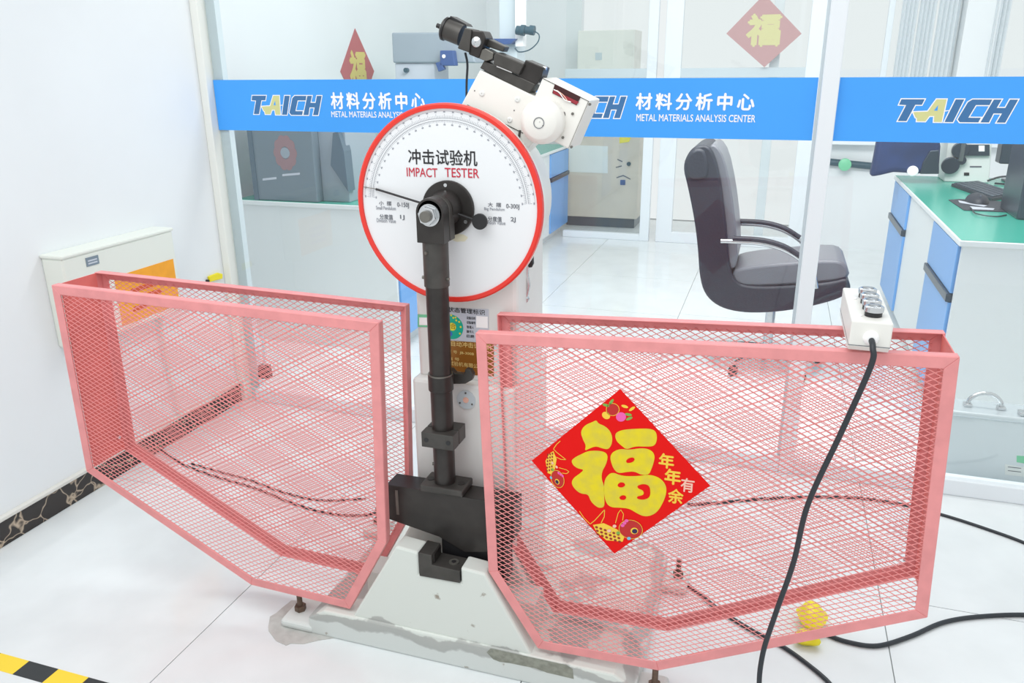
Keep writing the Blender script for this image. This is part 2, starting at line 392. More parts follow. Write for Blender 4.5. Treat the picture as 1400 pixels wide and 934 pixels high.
# ================================================================== guard cages
CY0, CY1, FB = 1.65, 1.83, 0.026
CAGE_L = [(-1.903, .987), (-.885, .968), (-.905, .342), (-1.035, .100), (-1.363, .110), (-1.913, .399)]
CAGE_R = [(-.633, .967), (-.612, .314), (-.478, .105), (-.162, .117), (.407, .411), (.376, 1.013)]
def clip_line(poly, c, s):     # z = s*x + c inside a convex polygon
    n = len(poly); hit = []
    for i in range(n):
        (x0, z0), (x1, z1) = poly[i], poly[(i+1)%n]
        f0, f1 = z0-s*x0-c, z1-s*x1-c
        if (f0 < 0) != (f1 < 0):
            t = f0/(f0-f1); hit.append((x0+(x1-x0)*t, z0+(z1-z0)*t))
    return hit if len(hit) == 2 else None
def cage(poly, label, outer, names):
    cx = sum(q[0] for q in poly)/len(poly)
    t = thing('guard_cage', label, 'guard', (cx, (CY0+CY1)/2, 0.1), 'wire mesh guards of the impact tester')
    inner = offset_poly(poly, FB); inner2 = offset_poly(poly, 0.003); n = len(poly)
    for face, (ya, yb, yc) in (('front', (CY0, CY0+0.003, CY0+FB)), ('rear', (CY1-0.003, CY1, CY1-FB))):
        for i in range(n):
            j = (i+1)%n; mb = MB()
            mb.prism([poly[i], poly[j], inner[j], inner[i]], ya, yb)
            lo, hi = (yb, yc) if face == 'front' else (yc, ya)
            mb.prism([poly[i], poly[j], inner2[j], inner2[i]], lo, hi)
            mb.build('frame_'+names[i], 'cage_pink', t, bev=0.0012, seg=1)
        mb = MB(); cl = offset_poly(poly, FB-0.006); ym = CY0+0.0045 if face == 'front' else CY1-0.0045
        sl, ph = 0.53, 0.0138
        for sg in (1, -1):
            c = -3.0
            while c < 4:
                h = clip_line(cl, c, sl*sg)
                if h:
                    d = (Vector((h[1][0]-h[0][0], 0, h[1][1]-h[0][1]))).normalized()
                    side = Vector((-d.z, 0, d.x)); tilt = Vector((0, 1, 0))
                    mb.bar((h[0][0], ym+sg*0.0008, h[0][1]), (h[1][0], ym+sg*0.0008, h[1][1]), (side*0.9+tilt*0.43).normalized(), 0.0017, (tilt*0.9-side*0.43).normalized(), 0.0013)
                c += ph
        mb.build('wire_mesh', 'cage_mesh', t, kind='stuff')
    a, b = poly[outer[0]], poly[outer[1]]
    sx = 1 if a[0] < cx else -1
    MB().prism([(a[0]+sx*.0035, a[1]-.002), (b[0]+sx*.0035, b[1]+.004), (b[0]+sx*.006, b[1]+.004), (a[0]+sx*.006, a[1]-.002)], CY0+FB, CY1-FB).build('end_plate', 'cage_red', t)
    for zz in (a[1]-0.05, b[1]+0.06):
        MB().cyl((a[0]+sx*.006, CY1-0.055, zz), (a[0]+sx*.011, CY1-0.055, zz), 0.006, n=10).build('bolt', 'chrome', t)
    return t
cageL = cage(CAGE_L, 'pink wire mesh guard cage without a poster, beside the wall', (0, 5), ['top_rail', 'post', 'chamfer', 'bottom_rail', 'slope_rail', 'post'])
cageR = cage(CAGE_R, 'pink wire mesh guard cage carrying the red diamond poster', (5, 4), ['post', 'chamfer', 'bottom_rail', 'slope_rail', 'post', 'top_rail'])

# ================================================================== impact tester
AX, AZ, YD, RD = -.762, 1.232, 1.815, .2448
T = thing('impact_tester', 'white pendulum impact tester with round red-rimmed dial and black hammer', 'testing machine', (-.74, 1.9, 0))
# base
pl = MB().prism([(-1.165, 0), (-.215, 0), (-.215, .055), (-.27, .09), (-1.11, .09), (-1.165, .055)], 1.632, 2.26).build('plinth', 'base_paint', T, bev=0.006)
for x0, x1 in ((-1.262, -1.150), (-.230, -.140)):
    for y0, y1 in ((1.628, 1.745), (2.13, 2.25)):
        pad = MB().box(x0, x1, y0, y1, 0, .028).build('foot_pad', 'base_paint', T, bev=0.012, seg=3)
        xc, yc = (x0+x1)/2-(.02 if x0 < -1 else -.012), (y0+y1)/2
        MB().cyl((xc, yc, .028), (xc, yc, .044), .017, n=6).build('nut', 'bolt_rust', pad)
        MB().cyl((xc, yc, .044), (xc, yc, .088), .008, n=12).build('stud', 'bolt_rust', pad)
bm_px = [(640+x/4.375, 780+y/4.375) for x, y in ((110, 490), (135, 440), (170, 452), (240, 462), (330, 486), (400, 500), (480, 520), (590, 548), (625, 590), (632, 650), (590, 640), (540, 628), (470, 612), (400, 585), (330, 572), (250, 555), (190, 548), (150, 532))]
MB().flat([(x, min(z, .0885)) for x, z in xz(bm_px, 1.6314)], 1.6314).build('bare_metal_patch', 'bare_metal', pl)
wz = [(-1.022, .085), (-.490, .085), (-.618, .332), (-.878, .358)]
notch = [(-1.022, .085), (-.490, .085), (-.618, .312), (-.686, .318), (-.686, .270), (-.806, .272), (-.806, .339), (-.872, .346)]
MB().prism(notch, 1.640, 1.700).build('front_support', 'base_paint', T, bev=0.006)
MB().prism(wz, 1.782, 1.86).build('rear_support', 'base_paint', T, bev=0.006)
MB().box(-1.0, -.5, 1.700, 1.782, .08, .20).build('support_web', 'base_paint', T)
anv = MB().prism([(-.804, .270), (-.688, .272), (-.688, .309), (-.766, .312), (-.766, .341), (-.804, .343)], 1.636, 1.698).build('anvil', 'steel_dark', T, bev=0.0015)
MB().prism([(-.784, .312), (-.762, .311), (-.762, .340), (-.784, .341)], 1.645, 1.692).build('anvil_insert', 'steel_black', anv, bev=0.001)
MB().cyl((-.716, 1.668, .303), (-.716, 1.668, .3125), .0135, n=20).build('socket_screw', 'steel_edge', anv)
MB().cyl((-.716, 1.668, .305), (-.716, 1.668, .3132), .007, n=6).build('screw_socket', 'black_paint', anv)
MB().prism([(-.804, .300), (-.689, .300), (-.689, .345), (-.752, .345), (-.752, .362), (-.804, .364)], 1.784, 1.85).build('anvil', 'steel_dark', T, bev=0.0015)
# body and column
MB().box(-.884, -.590, 1.815, 2.13, .08, .762).build('lower_body', 'machine_white', T, bev=0.01)
MB().box(-.876, -.592, 1.845, 2.09, .755, 1.30).build('column', 'machine_white', T, bev=0.012)
MB().cyl((AX, 1.845, AZ), (AX, 2.02, AZ), .212, n=64).build('column_head', 'machine_white', T, bev=0.006, smooth=True)
# labels on the column
YC = 1.8435
lab = MB().prism(xz([(606, 421), (668, 423), (668, 468), (606, 465)], YC), YC, YC+.0015).build('status_label', 'label_grey', T)
text_px('label_heading', '设备状态管理标识', 'black_ink', lab, 596, 421, 663, 428, YC-.0006, bold=.012)
gx, gz = at(617, 447, YC).x, at(617, 447, YC).z
MB().flat(circle(gx, gz, .034), YC-.0005).build('green_dial', 'label_green', lab)
MB().flat(circle(gx+.003, gz+.001, .011, 20), YC-.001).build('yellow_centre', 'label_yellow', lab)
MB().flat(circle(gx-.004, gz-.019, .007, 16), YC-.001).build('blue_spot', 'label_blue', lab)
text_px('centre_letter', '合', 'nameplate_brown', lab, 616, 442, 623, 450, YC-.0014)
for (x, y) in ((611, 432), (617, 431), (623, 434), (628, 440), (630, 447), (629, 456), (624, 438), (620, 434.5)):
    q = at(x, y, YC); MB().flat(circle(q.x, q.z, .0028, 8), YC-.001).build('dial_mark', 'label_yellow', lab)
for k, s_ in enumerate(('设备名称', '设备编号', '管理人', '操作人', '日期')):
    text_px('label_line', s_, 'black_ink', lab, 638, 433+k*6.2, 650 if k < 2 else 648, 437+k*6.2, YC-.0006, bold=.01)
MB().flat(xz([(651, 432), (667, 433), (667, 449), (651, 448)], YC-.001), YC-.001).build('white_field', 'white_print', lab)
npl = MB().prism(xz([(606, 465.5), (675, 470), (675, 515), (607, 510)], YC), YC, YC+.0015).build('nameplate', 'nameplate_brown', T)
for s_, l, t, r, b in (('半自动冲击试验机', 608, 468, 672, 475.5), ('型 号  JB-300B', 612, 480, 648, 485), ('编 号', 612, 488.5, 628, 493), ('试验机有限公司', 614, 496, 660, 502)):
    text_px('nameplate_text', s_, 'nameplate_text', npl, l, t, r, b, YC-.0006, bold=.006)
gl = MB().prism(xz([(571, 430), (600, 431), (600, 448), (571, 447)], YC), YC, YC+.0012).build('inspection_label', 'label_lightgreen', T)
MB().flat(xz([(573, 434), (600, 435), (600, 445), (573, 444.5)], YC-.0005), YC-.0005).build('white_field', 'white_print', gl)
# latch claw and grey washer on the lower body
YL = 1.815
claw = [(600, 506), (617, 505), (622, 511), (634, 512), (636, 505), (643, 506), (647, 513), (645, 520), (636, 525), (600, 526)]
MB().prism(xz(claw, YL-.03), YL-.03, YL-.012).build('latch_claw', 'steel_dark', T, bev=0.002)
MB().prism(xz([(604, 508), (640, 512), (638, 524), (604, 524)], YL-.012), YL-.012, YL).build('latch_mount', 'machine_white', T)
q = at(637, 547, YL-.004)
ds = MB().lathe((q.x, YL-.004, q.z), (0, 1, 0), [(0, .007), (0, .026), (.004, .026)], 40, False).build('washer_plate', 'aluminium_grey', T, smooth=True)
MB().cyl((q.x, YL-.006, q.z), (q.x, YL, q.z), .008, n=20).build('pink_plug', 'pale_pink', ds)
for a in (90, 210, 330):
    MB().cyl((q.x+.020*math.cos(math.radians(a)), YL-.006, q.z+.020*math.sin(math.radians(a))), (q.x+.020*math.cos(math.radians(a)), YL-.003, q.z+.020*math.sin(math.radians(a))), .0025, n=10).build('screw', 'steel_edge', ds)
# dial
dial = MB().lathe((AX, YD, AZ), (0, 1, 0), [(0, .001), (0, RD-.012), (.024, RD-.012), (.024, .001)], 96, False).build('dial_plate', 'dial_white', T, smooth=True)
MB().lathe((AX, YD, AZ), (0, 1, 0), [(0.002, RD-.0135), (-.005, RD-.0125), (-.006, RD-.004), (-.003, RD), (.012, RD), (.012, RD-.0135)], 96, False).build('rim', 'rim_red', dial, smooth=True)
MB().lathe((AX+.001, YD, AZ-.001), (0, 1, 0), [(.012, RD-.01), (.012, RD-.001), (.026, RD-.001), (.026, RD-.01)], 96, False).build('dial_back', 'machine_white', dial, smooth=True)
def arc(mb, r, w, a0, a1, Y, n=90):
    for i in range(n):
        t0 = math.radians(a0+(a1-a0)*i/n); t1 = math.radians(a0+(a1-a0)*(i+1)/n)
        mb.face([(AX+(r+s*w)*math.cos(t), Y, AZ+(r+s*w)*math.sin(t)) for t, s in ((t0, -.5), (t0, .5), (t1, .5), (t1, -.5))][::-1])
mb = MB(); arc(mb, .2095, .0008, 176, 4, YD-.0006); arc(mb, .2045, .0008, 176, 4, YD-.0006); arc(mb, .2260, .0006, 176, 4, YD-.0006)
mb.build('scale_arc', 'pale_ink', dial)
mb = MB()
for i in range(0, 151):
    a = math.radians(176-172*i/150); L_ = .006 if i % 5 else .010
    for r0, L2 in ((.2095, L_), (.2045, -L_*.8)):
        d = Vector((math.cos(a), 0, math.sin(a))); n_ = Vector((-math.sin(a), 0, math.cos(a)))*.00035
        p = Vector((AX, YD-.0006, AZ))
        mb.face([p+d*r0-n_, p+d*(r0+L2)-n_, p+d*(r0+L2)+n_, p+d*r0+n_])
    if i % 5 == 0:
        for r0 in (.2225, .193):
            d = Vector((math.cos(a), 0, math.sin(a))); n_ = Vector((-math.sin(a), 0, math.cos(a)))*.0026
            mb.face([p+d*r0-n_, p+d*(r0+.003)-n_, p+d*(r0+.003)+n_, p+d*r0+n_])
mb.build('graduations', 'pale_ink', dial, kind='stuff')
YT = YD-.0008
text_px('dial_title', '冲击试验机', 'black_ink', dial, 558, 204.5, 652.5, 226, YT, bold=.012)
text_px('dial_subtitle', 'IMPACT', 'red_ink', dial, 556, 229.5, 598, 242, YT, bold=.008)
text_px('dial_subtitle', 'TESTER', 'red_ink', dial, 608, 230, 655, 243, YT, bold=.008)
for s_, l, t, r, b, mt in (('小  摆', 518, 275, 535, 281, 'grey_ink'), ('Small Pendulum', 514, 282, 541, 287, 'pale_ink'), ('0-150J', 543, 277, 559, 285, 'grey_ink'),
                           ('分度值', 519, 293, 537, 300, 'grey_ink'), ('Division Value', 515, 299, 541, 304.5, 'pale_ink'), ('1J', 547, 294, 553, 301, 'grey_ink'),
                           ('大  摆', 667, 277, 685, 283, 'grey_ink'), ('Big Pendulum', 662, 284, 690, 289, 'pale_ink'), ('0-300J', 692, 279, 710, 287, 'grey_ink'),
                           ('分度值', 667, 296, 686, 303, 'grey_ink'), ('Division Value', 661, 302, 691, 307, 'pale_ink'), ('2J', 698, 297, 705, 304.5, 'grey_ink')):
    text_px('dial_text', s_, mt, dial, l, t, r, b, YT, bold=.012)
gs = at(627, 325, YD)
MB().flat([(gs.x+.024*math.cos(a)*(1+.06*math.sin(5*a)), gs.z+.010*math.sin(a)*(1+.08*math.cos(7*a))) for a in (2*math.pi*i/28 for i in range(28))], YD-.0004).build('grease_stain', 'grease', dial)
# hub, pointer, counterweight
fx = AX+.004
fl_ = MB().lathe((fx, YD, AZ-.004), (0, 1, 0), [(-.012, .001), (-.012, .066), (-.010, .0675), (0, .0675)], 48, False).build('hub_flange', 'steel_black', T, smooth=True)
for a in (92, -32, 212):
    x_, z_ = fx+.057*math.cos(math.radians(a)), AZ-.004+.057*math.sin(math.radians(a))
    MB().cyl((x_, YD-.014, z_), (x_, YD-.010, z_), .0045, n=14).build('screw', 'chrome', fl_)
MB().lathe((AX, YD, AZ-.002), (0, 1, 0), [(-.050, .001), (-.050, .036), (-.030, .040), (-.022, .044), (-.012, .044)], 48, False).build('hub_boss', 'steel_black', T, smooth=True)
pn = MB().tube([at(577, 278, YD-.018), at(514, 258.5, YD-.006)], .0028, 8, 1).build('pointer', 'black_paint', T)
MB().tube([at(514, 258.5, YD-.006), at(497, 255.5, YD-.005)], .0012, 6, 1).build('pointer_tip', 'steel_edge', pn)
MB().tube([at(622, 291, YD-.028), at(650, 301, YD-.022)], .0028, 8, 1).build('counterweight_rod', 'black_paint', T)
q = at(656, 303, YD-.022)
MB().cyl((q.x, YD-.026, q.z), (q.x, YD-.018, q.z), .0195, n=36).build('counterweight_disc', 'black_paint', T, bev=0.001)
# pendulum
YA = 1.742; YF = 1.706
fork = [(AX-.036, AZ-.072), (AX+.034, AZ-.072), (AX+.034, AZ)]+[(AX-.001+.035*math.cos(math.radians(a)), AZ+.035*math.sin(math.radians(a))) for a in range(10, 180, 10)]+[(AX-.036, AZ)]
fk = MB().prism(fork, YF, YF+.036).build('pendulum_fork', 'steel_black', T, bev=0.002)
MB().prism([(x*0.98+AX*.02, z) for x, z in fork], YF+.042, YF+.072).build('pendulum_fork', 'steel_dark', T, bev=0.002)
MB().cyl((AX, YF, AZ), (AX, YD-.03, AZ), .030, n=36).build('axle', 'steel_dark', T, smooth=True)
nz = AZ-.004
wsh = MB().cyl((AX, YF-.004, nz), (AX, YF, nz), .0265, n=32).build('washer', 'chrome', T, smooth=True)
MB().cyl((AX, YF-.020, nz), (AX, YF-.004, nz), .0225, n=6).build('nut', 'chrome', wsh, bev=0.0015)
MB().cyl((AX, YF-.030, nz), (AX, YF-.020, nz), .0135, n=20).build('axle_end', 'steel_edge', wsh, bev=0.001)
sl = MB().cyl((AX-.004, YA, 1.165), (AX-.004, YA, 1.048), .0315, n=36).build('upper_sleeve', 'steel_dark', T, smooth=True)
for z_, x_, y_ in ((1.135, -.012, -.030), (1.068, -.033, -.006), (1.068, .033, -.006)):
    MB().cyl((AX-.004+x_*.8, YA+y_*.9, z_), (AX-.004+x_*1.08, YA+y_*1.1, z_), .0042, n=12).build('set_screw', 'steel_edge', sl)
MB().cyl((AX-.004, YA, 1.06), (AX-.003, YA, .50), .0285, n=36).build('pendulum_rod', 'steel_black', T, smooth=True)
MB().cyl((AX-.004, YA, .814), (AX-.004, YA, .772), .0325, n=36).build('rod_collar', 'steel_black', T, smooth=True, bev=0.0015)
MB().cyl((AX-.004, YA, .817), (AX-.004, YA, .813), .0318, n=36).build('collar_ring', 'steel_edge', T, smooth=True)
clp = MB().box(AX-.047, AX+.043, 1.700, 1.737, .622, .664).build('clamp_block', 'steel_dark', T, bev=0.0015)
MB().box(AX-.047, AX+.043, 1.740, 1.785, .622, .664).build('clamp_half', 'steel_dark', clp, bev=0.0015)
for x_ in (AX-.033, AX+.028):
    MB().cyl((x_, 1.6992, .643), (x_, 1.703, .643), .0065, n=16).build('clamp_hole', 'black_paint', clp)
for x_ in (-.033, .026):
    MB().cyl((AX-.003+x_, YA-.004, .555), (AX-.003+x_*.8, YA-.002, .555), .0045, n=10).build('set_screw', 'steel_edge', T)
mt_ = MB().prism([(AX-.060, .487), (AX+.062, .487), (AX+.062, .507), (AX-.060, .507)], 1.702, 1.782).build('hammer_mount', 'steel_dark', T, bev=0.004)
for x_ in (AX-.044, AX+.044):
    MB().cyl((x_, YA, .506), (x_, YA, .5085), .010, n=18).build('socket_screw', 'steel_black', mt_)
hz = [(-.925, .380), (-.925, .487), (-.560, .487), (-.560, .380), (-.640, .33), (-.70, .318), (-.775, .352)]
hm = MB().prism(hz, 1.708, 1.776).build('hammer', 'steel_black', T, bev=0.002)
MB().box(-.770, -.585, 1.714, 1.770, .24, .36).build('hammer_blade', 'black_paint', T, bev=0.002)
MB().box(-.898, -.890, 1.7068, 1.709, .40, .475).build('weld_mark', 'steel_edge', hm)
# release head on the column
YM = 1.86
k = 4.67
def cr(pts): return [(590+x/k, 10+y/k) for x, y in pts]
plate = [(656, 95.5), (727, 130), (752, 142), (737, 188), (700, 225), (610, 170), (628, 148)]
hp = MB().prism(xz(plate, YM), YM, YM+.075).build('release_plate', 'machine_cream', T, bev=0.003)
MB().bar(at(639, 143.5, YM-.0005), at(715, 182, YM-.0005), (0, 1, 0), .002, (.4, 0, .9), .0016).build('cover_seam', 'steel_dark', hp)
for x, y in ((659, 128), (707.5, 136), (697, 164)):
    q = at(x, y, YM); MB().lathe((q.x, YM, q.z), (0, 1, 0), [(-.003, .001), (-.003, .0045), (-.001, .007), (0, .007)], 16, False).build('screw', 'machine_white', hp)
for x, y in ((649, 124), (703, 151)):
    q = at(x, y, YM); MB().cyl((q.x, YM-.001, q.z), (q.x, YM, q.z), .0014, n=8).build('pin_hole', 'black_paint', hp)
bx = [(742, 106), (806, 138), (778, 204), (714, 172)]
bxo = MB().prism(xz(bx, YM+.002), YM+.002, YM+.118).build('motor_box', 'machine_cream', T, bev=0.003)
for a, b in (((742, 107), (805, 138.5)), ((804.5, 139), (777.5, 202))):
    MB().bar(at(*a, YM+.0015), at(*b, YM+.0015), (0, 1, 0), .0015, (.7, 0, .7), .0012).build('cover_seam', 'steel_dark', bxo)
slot = cr([(787, 490), (952, 572), (925, 626), (770, 548)])
MB().prism(xz(slot, YM), YM, YM+.003).build('slot', 'slot_dark', bxo)
MB().prism(xz(cr([(778, 528), (940, 605), (925, 622), (775, 548)]), YM-.001), YM-.001, YM+.001).build('red_board', 'wire_red', bxo)
MB().tube([at(*cr([(780, 525)])[0], YM-.003), at(*cr([(815, 545)])[0], YM-.004), at(*cr([(850, 590)])[0], YM-.004), at(*cr([(890, 605)])[0], YM-.003)], .0012, 6).build('white_wire', 'white_print', bxo)
MB().tube([at(*cr([(800, 530)])[0], YM-.003), at(*cr([(840, 560)])[0], YM-.004), at(*cr([(870, 600)])[0], YM-.004)], .001, 6).build('pale_wire', 'pale_pink', bxo)
for x, y in cr([(1010, 620), (893, 892), (900, 680), (838, 832)]):
    q = at(x, y, YM); MB().cyl((q.x, YM-.001, q.z), (q.x, YM+.003, q.z), .0032, n=12).build('screw', 'steel_edge', bxo)
MB().flat(xz(cr([(838, 660), (852, 672), (855, 692), (846, 690)]), YM+.0005), YM+.0005).build('round_hole', 'black_paint', bxo)
q = at(743, 165.5, YM); ca = Vector((q.x+.002, YM, q.z))
cpo = MB().lathe(ca, (0, -1, 0), [(-.002, .0515), (.022, .0515), (.024, .0505), (.036, .0405), (.038, .038), (.0385, .001)], 48, False).build('motor_cap', 'machine_cream', T, smooth=True)
MB().lathe(ca+Vector((-.002, 0, -.002)), (0, -1, 0), [(.0385, .0115), (.0400, .0115), (.0400, .0128), (.0385, .0128)], 24, False).build('cap_ring', 'grey_ink', cpo)
MB().cyl(ca+Vector((.008, -.036, -.008)), ca+Vector((.008, -.040, -.008)), .0013, n=8).build('cap_hole', 'black_paint', cpo)
# black release latch
lb = MB().prism(xz(cr([(308, 388), (335, 340), (665, 492), (640, 525), (615, 552)]), YM+.005), YM+.005, YM+.065).build('latch_base', 'steel_dark', T, bev=0.002)
MB().prism(xz(cr([(600, 335), (718, 385), (700, 450), (668, 496), (548, 445)]), YM+.008), YM+.008, YM+.06).build('latch_end_block', 'steel_black', T, bev=0.002)
MB().prism(xz(cr([(395, 312), (412, 285), (592, 362), (556, 432), (395, 365)]), YM-.004), YM-.004, YM+.045).build('latch_bar', 'steel_dark', T, bev=0.0025)
MB().prism(xz(cr([(415, 372), (512, 412), (512, 420), (415, 380)]), YM+.002), YM+.002, YM+.004).build('latch_gap', 'white_print', lb)
MB().prism(xz(cr([(318, 270), (345, 262), (395, 290), (390, 330), (345, 345), (298, 325)]), YM-.002), YM-.002, YM+.04).build('latch_joint', 'steel_edge', T, bev=0.002)
MB().prism(xz(cr([(170, 248), (212, 130), (255, 140), (240, 290), (165, 262)]), YM-.012), YM-.012, YM+.045).build('solenoid_yoke', 'steel_dark', T, bev=0.002)
sc = MB().prism(xz(cr([(248, 145), (325, 150), (345, 195), (300, 328), (235, 300)]), YM-.006), YM-.006, YM+.05).build('solenoid_core', 'steel_black', T, bev=0.003)
q = at(*cr([(290, 222)])[0], YM-.006)
MB().lathe((q.x, YM-.006, q.z), (0, -1, 0), [(0, .0125), (.006, .0115), (.010, .006), (.011, .001)], 24, False).build('core_button', 'chrome', sc, smooth=True)
MB().prism(xz(cr([(345, 192), (470, 252), (455, 285), (335, 245)]), YM+.02), YM+.02, YM+.055).build('latch_arm', 'steel_dark', T, bev=0.002)
a_, b_ = at(*cr([(195, 180)])[0], YM+.02), at(*cr([(96, 140)])[0], YM+.02)
sb = MB().cyl(a_, b_, .0245, n=32).build('solenoid_body', 'steel_dark', T, smooth=True)
dv = (b_-a_).normalized()
MB().cyl(b_, b_+dv*.005, .0275, n=32).build('solenoid_flange', 'black_paint', sb, smooth=True)
MB().lathe(b_+dv*.005, dv, [(0, .0255), (.004, .023), (.008, .014), (.008, .001)], 32, False).build('solenoid_cap', 'steel_edge', sb, smooth=True)
MB().cyl(b_+dv*.012, b_+dv*.026, .0055, n=14).build('plunger_tip', 'black_paint', sb)
MB().prism(xz(cr([(145, 58), (240, 108), (252, 126), (135, 82)]), YM+.045), YM+.02, YM+.06).build('latch_fin', 'black_paint', T, bev=0.001)
for x, y in ((693, 392), (712, 386), (652, 482), (672, 480)):
    q = at(*cr([(x, y)])[0], YM+.004); MB().cyl((q.x-.004, YM+.02, q.z), (q.x+.004, YM+.02, q.z-.002), .0045, n=12).build('latch_bolt', 'chrome', T)
MB().tube([at(636, 72, YM+.03), at(639, 88, YM+.03), at(638, 112, YM+.04), at(638, 135, YM+.06), at(640, 160, YM+.07)], .003, 8).build('solenoid_cable', 'cable_black', T)
MB().tube([at(711, 178, YM), at(709, 190, YM), at(706, 203, YM+.02)], .003, 8).build('release_rod', 'steel_dark', T)
# hand lever on the column side
XC = -.592
lv = MB().tube([at(725, 352, 1.93), at(720, 372, 1.93), at(722, 392, 1.93), at(718, 410, 1.93)], .0055, 10).build('hand_lever', 'chrome', T, smooth=True)
q = at(725, 358, 1.93); MB().lathe(q+Vector((0, 0, .022)), (0, 0, -1), [(0, .002), (.006, .009), (.026, .010), (.036, .005)], 16, False).build('lever_grip', 'black_paint', lv, smooth=True)
q = at(718, 409, 1.93); MB().lathe(q, (0, -1, 0), [(-.008, .003), (-.005, .010), (.005, .010), (.008, .003)], 16, False).build('lever_ball', 'chrome', lv, smooth=True)
q = at(720, 372, 1.93); MB().cyl((XC-.01, 1.93, q.z), (q.x, 1.93, q.z), .008, n=14).build('lever_shaft', 'steel_edge', lv)

# cement patch under the foot
rnd = random.Random(3)
pc = []
for x, y in [(399, 822), (386, 832), (378, 838), (370, 845), (368, 858), (366, 863), (373, 872), (378, 876), (390, 884), (397, 881), (415, 880), (435, 876), (452, 873), (470, 870), (480, 840), (440, 822)]:
    q = atz(x, y, 0); pc.append((q.x+rnd.uniform(-.004, .004), q.y+rnd.uniform(-.004, .004)))
MB().prismz(pc, 0.0, 0.002).build('cement_patch', 'cement', None, label='grey ragged cement patch on the floor under the tester foot', category='cement patch')

# ================================================================== fortune poster on the right cage
YPO = 1.6475
def pz(pts): return [(720+x/4.0615, 530+y/4.0615) for x, y in pts]
def PX(pts, Y): return xz(pz(pts), Y)
q = at(848, 757, YPO)
P = thing('fortune_poster', 'red diamond paper poster with golden characters on the mesh cage', 'poster', (q.x, YPO, q.z))
sheet = MB().prism(xz([(848, 532), (971, 664), (840, 757), (727, 630)], YPO), YPO-.0008, YPO).build('sheet', 'poster_red', P)
G = [[(300, 250), (312, 222), (335, 203), (365, 192), (387, 180), (398, 200), (432, 212), (462, 238), (476, 272), (474, 312), (455, 344), (420, 338), (385, 325), (350, 338), (322, 352), (330, 322), (312, 288)],
     [(247, 405), (272, 385), (300, 372), (340, 352), (400, 350), (440, 360), (452, 385), (440, 430), (420, 462), (415, 505), (430, 545), (430, 600), (434, 662), (405, 670), (380, 656), (355, 630), (342, 592), (300, 590), (265, 562), (248, 530), (260, 502), (292, 480), (320, 456), (285, 450), (258, 432)],
     [(490, 268), (500, 247), (540, 233), (620, 228), (690, 228), (720, 245), (725, 290), (710, 326), (660, 328), (600, 326), (555, 345), (530, 325), (500, 300)],
     [(463, 382), (480, 356), (520, 340), (570, 346), (640, 335), (690, 345), (713, 376), (705, 420), (690, 460), (680, 482), (640, 487), (600, 466), (560, 468), (510, 477), (485, 455), (470, 420)],
     [(430, 530), (442, 495), (475, 468), (530, 492), (620, 492), (680, 482), (740, 500), (775, 542), (776, 590), (757, 640), (727, 690), (690, 712), (650, 716), (610, 697), (570, 672), (520, 667), (470, 666), (440, 642), (428, 580)]]
HOLES = [[(550, 408), (563, 394), (590, 386), (602, 398), (590, 415), (558, 421)], [(503, 540), (520, 525), (543, 529), (549, 545), (530, 556), (510, 553)],
         [(513, 610), (530, 597), (550, 600), (554, 615), (540, 626), (520, 622)], [(613, 545), (650, 534), (682, 545), (688, 580), (682, 612), (650, 624), (613, 619), (613, 604), (640, 600), (652, 590), (646, 570), (618, 561)]]
def smooth_poly(pts, it=2):
    for _ in range(it):
        o = []
        for i in range(len(pts)):
            a, b = pts[i], pts[(i+1)%len(pts)]; o += [(a[0]*.75+b[0]*.25, a[1]*.75+b[1]*.25), (a[0]*.25+b[0]*.75, a[1]*.25+b[1]*.75)]
        pts = o
    return pts
for g in G:
    g = smooth_poly(g)
    st = MB().flat(PX(g, YPO-.0012), YPO-.0012).build('golden_stroke', 'gold', P)
for h in HOLES: MB().flat(PX(smooth_poly(h), YPO-.0016), YPO-.0016).build('stroke_gap', 'poster_red', P)
def ptext(s_, l, t, r, b, mt, bold=.03):
    (x0, y0), (x1, y1) = pz([(l, t), (r, b)]); text_px('golden_letter', s_, mt, P, x0, y0, x1, y1, YPO-.0012, bold=bold)
ptext('年', 733, 366, 820, 450, 'gold_line'); ptext('年', 765, 452, 858, 540, 'gold_line'); ptext('余', 784, 562, 872, 645, 'gold_line'); ptext('有', 855, 503, 932, 582, 'pale_pink', .02)
def line(pts, wd, mt, name, close=False, Y=YPO-.0014):
    pp = [Vector((at(x, y, Y).x, Y, at(x, y, Y).z)) for x, y in pz(pts)]
    if close: pp.append(pp[0])
    mb = MB()
    for a, b in zip(pp[:-1], pp[1:]):
        d = (b-a).normalized(); n_ = Vector((-d.z, 0, d.x))*wd/2; mb.face([a-n_, b-n_, b+n_, a+n_])
    return mb.build(name, mt, P)
def ell(cx, cy, rx, ry, n=20, rot=0):
    c, s_ = math.cos(rot), math.sin(rot)
    return [(cx+rx*math.cos(t)*c-ry*math.sin(t)*s_, cy+rx*math.cos(t)*s_+ry*math.sin(t)*c) for t in (2*math.pi*i/n for i in range(n))]
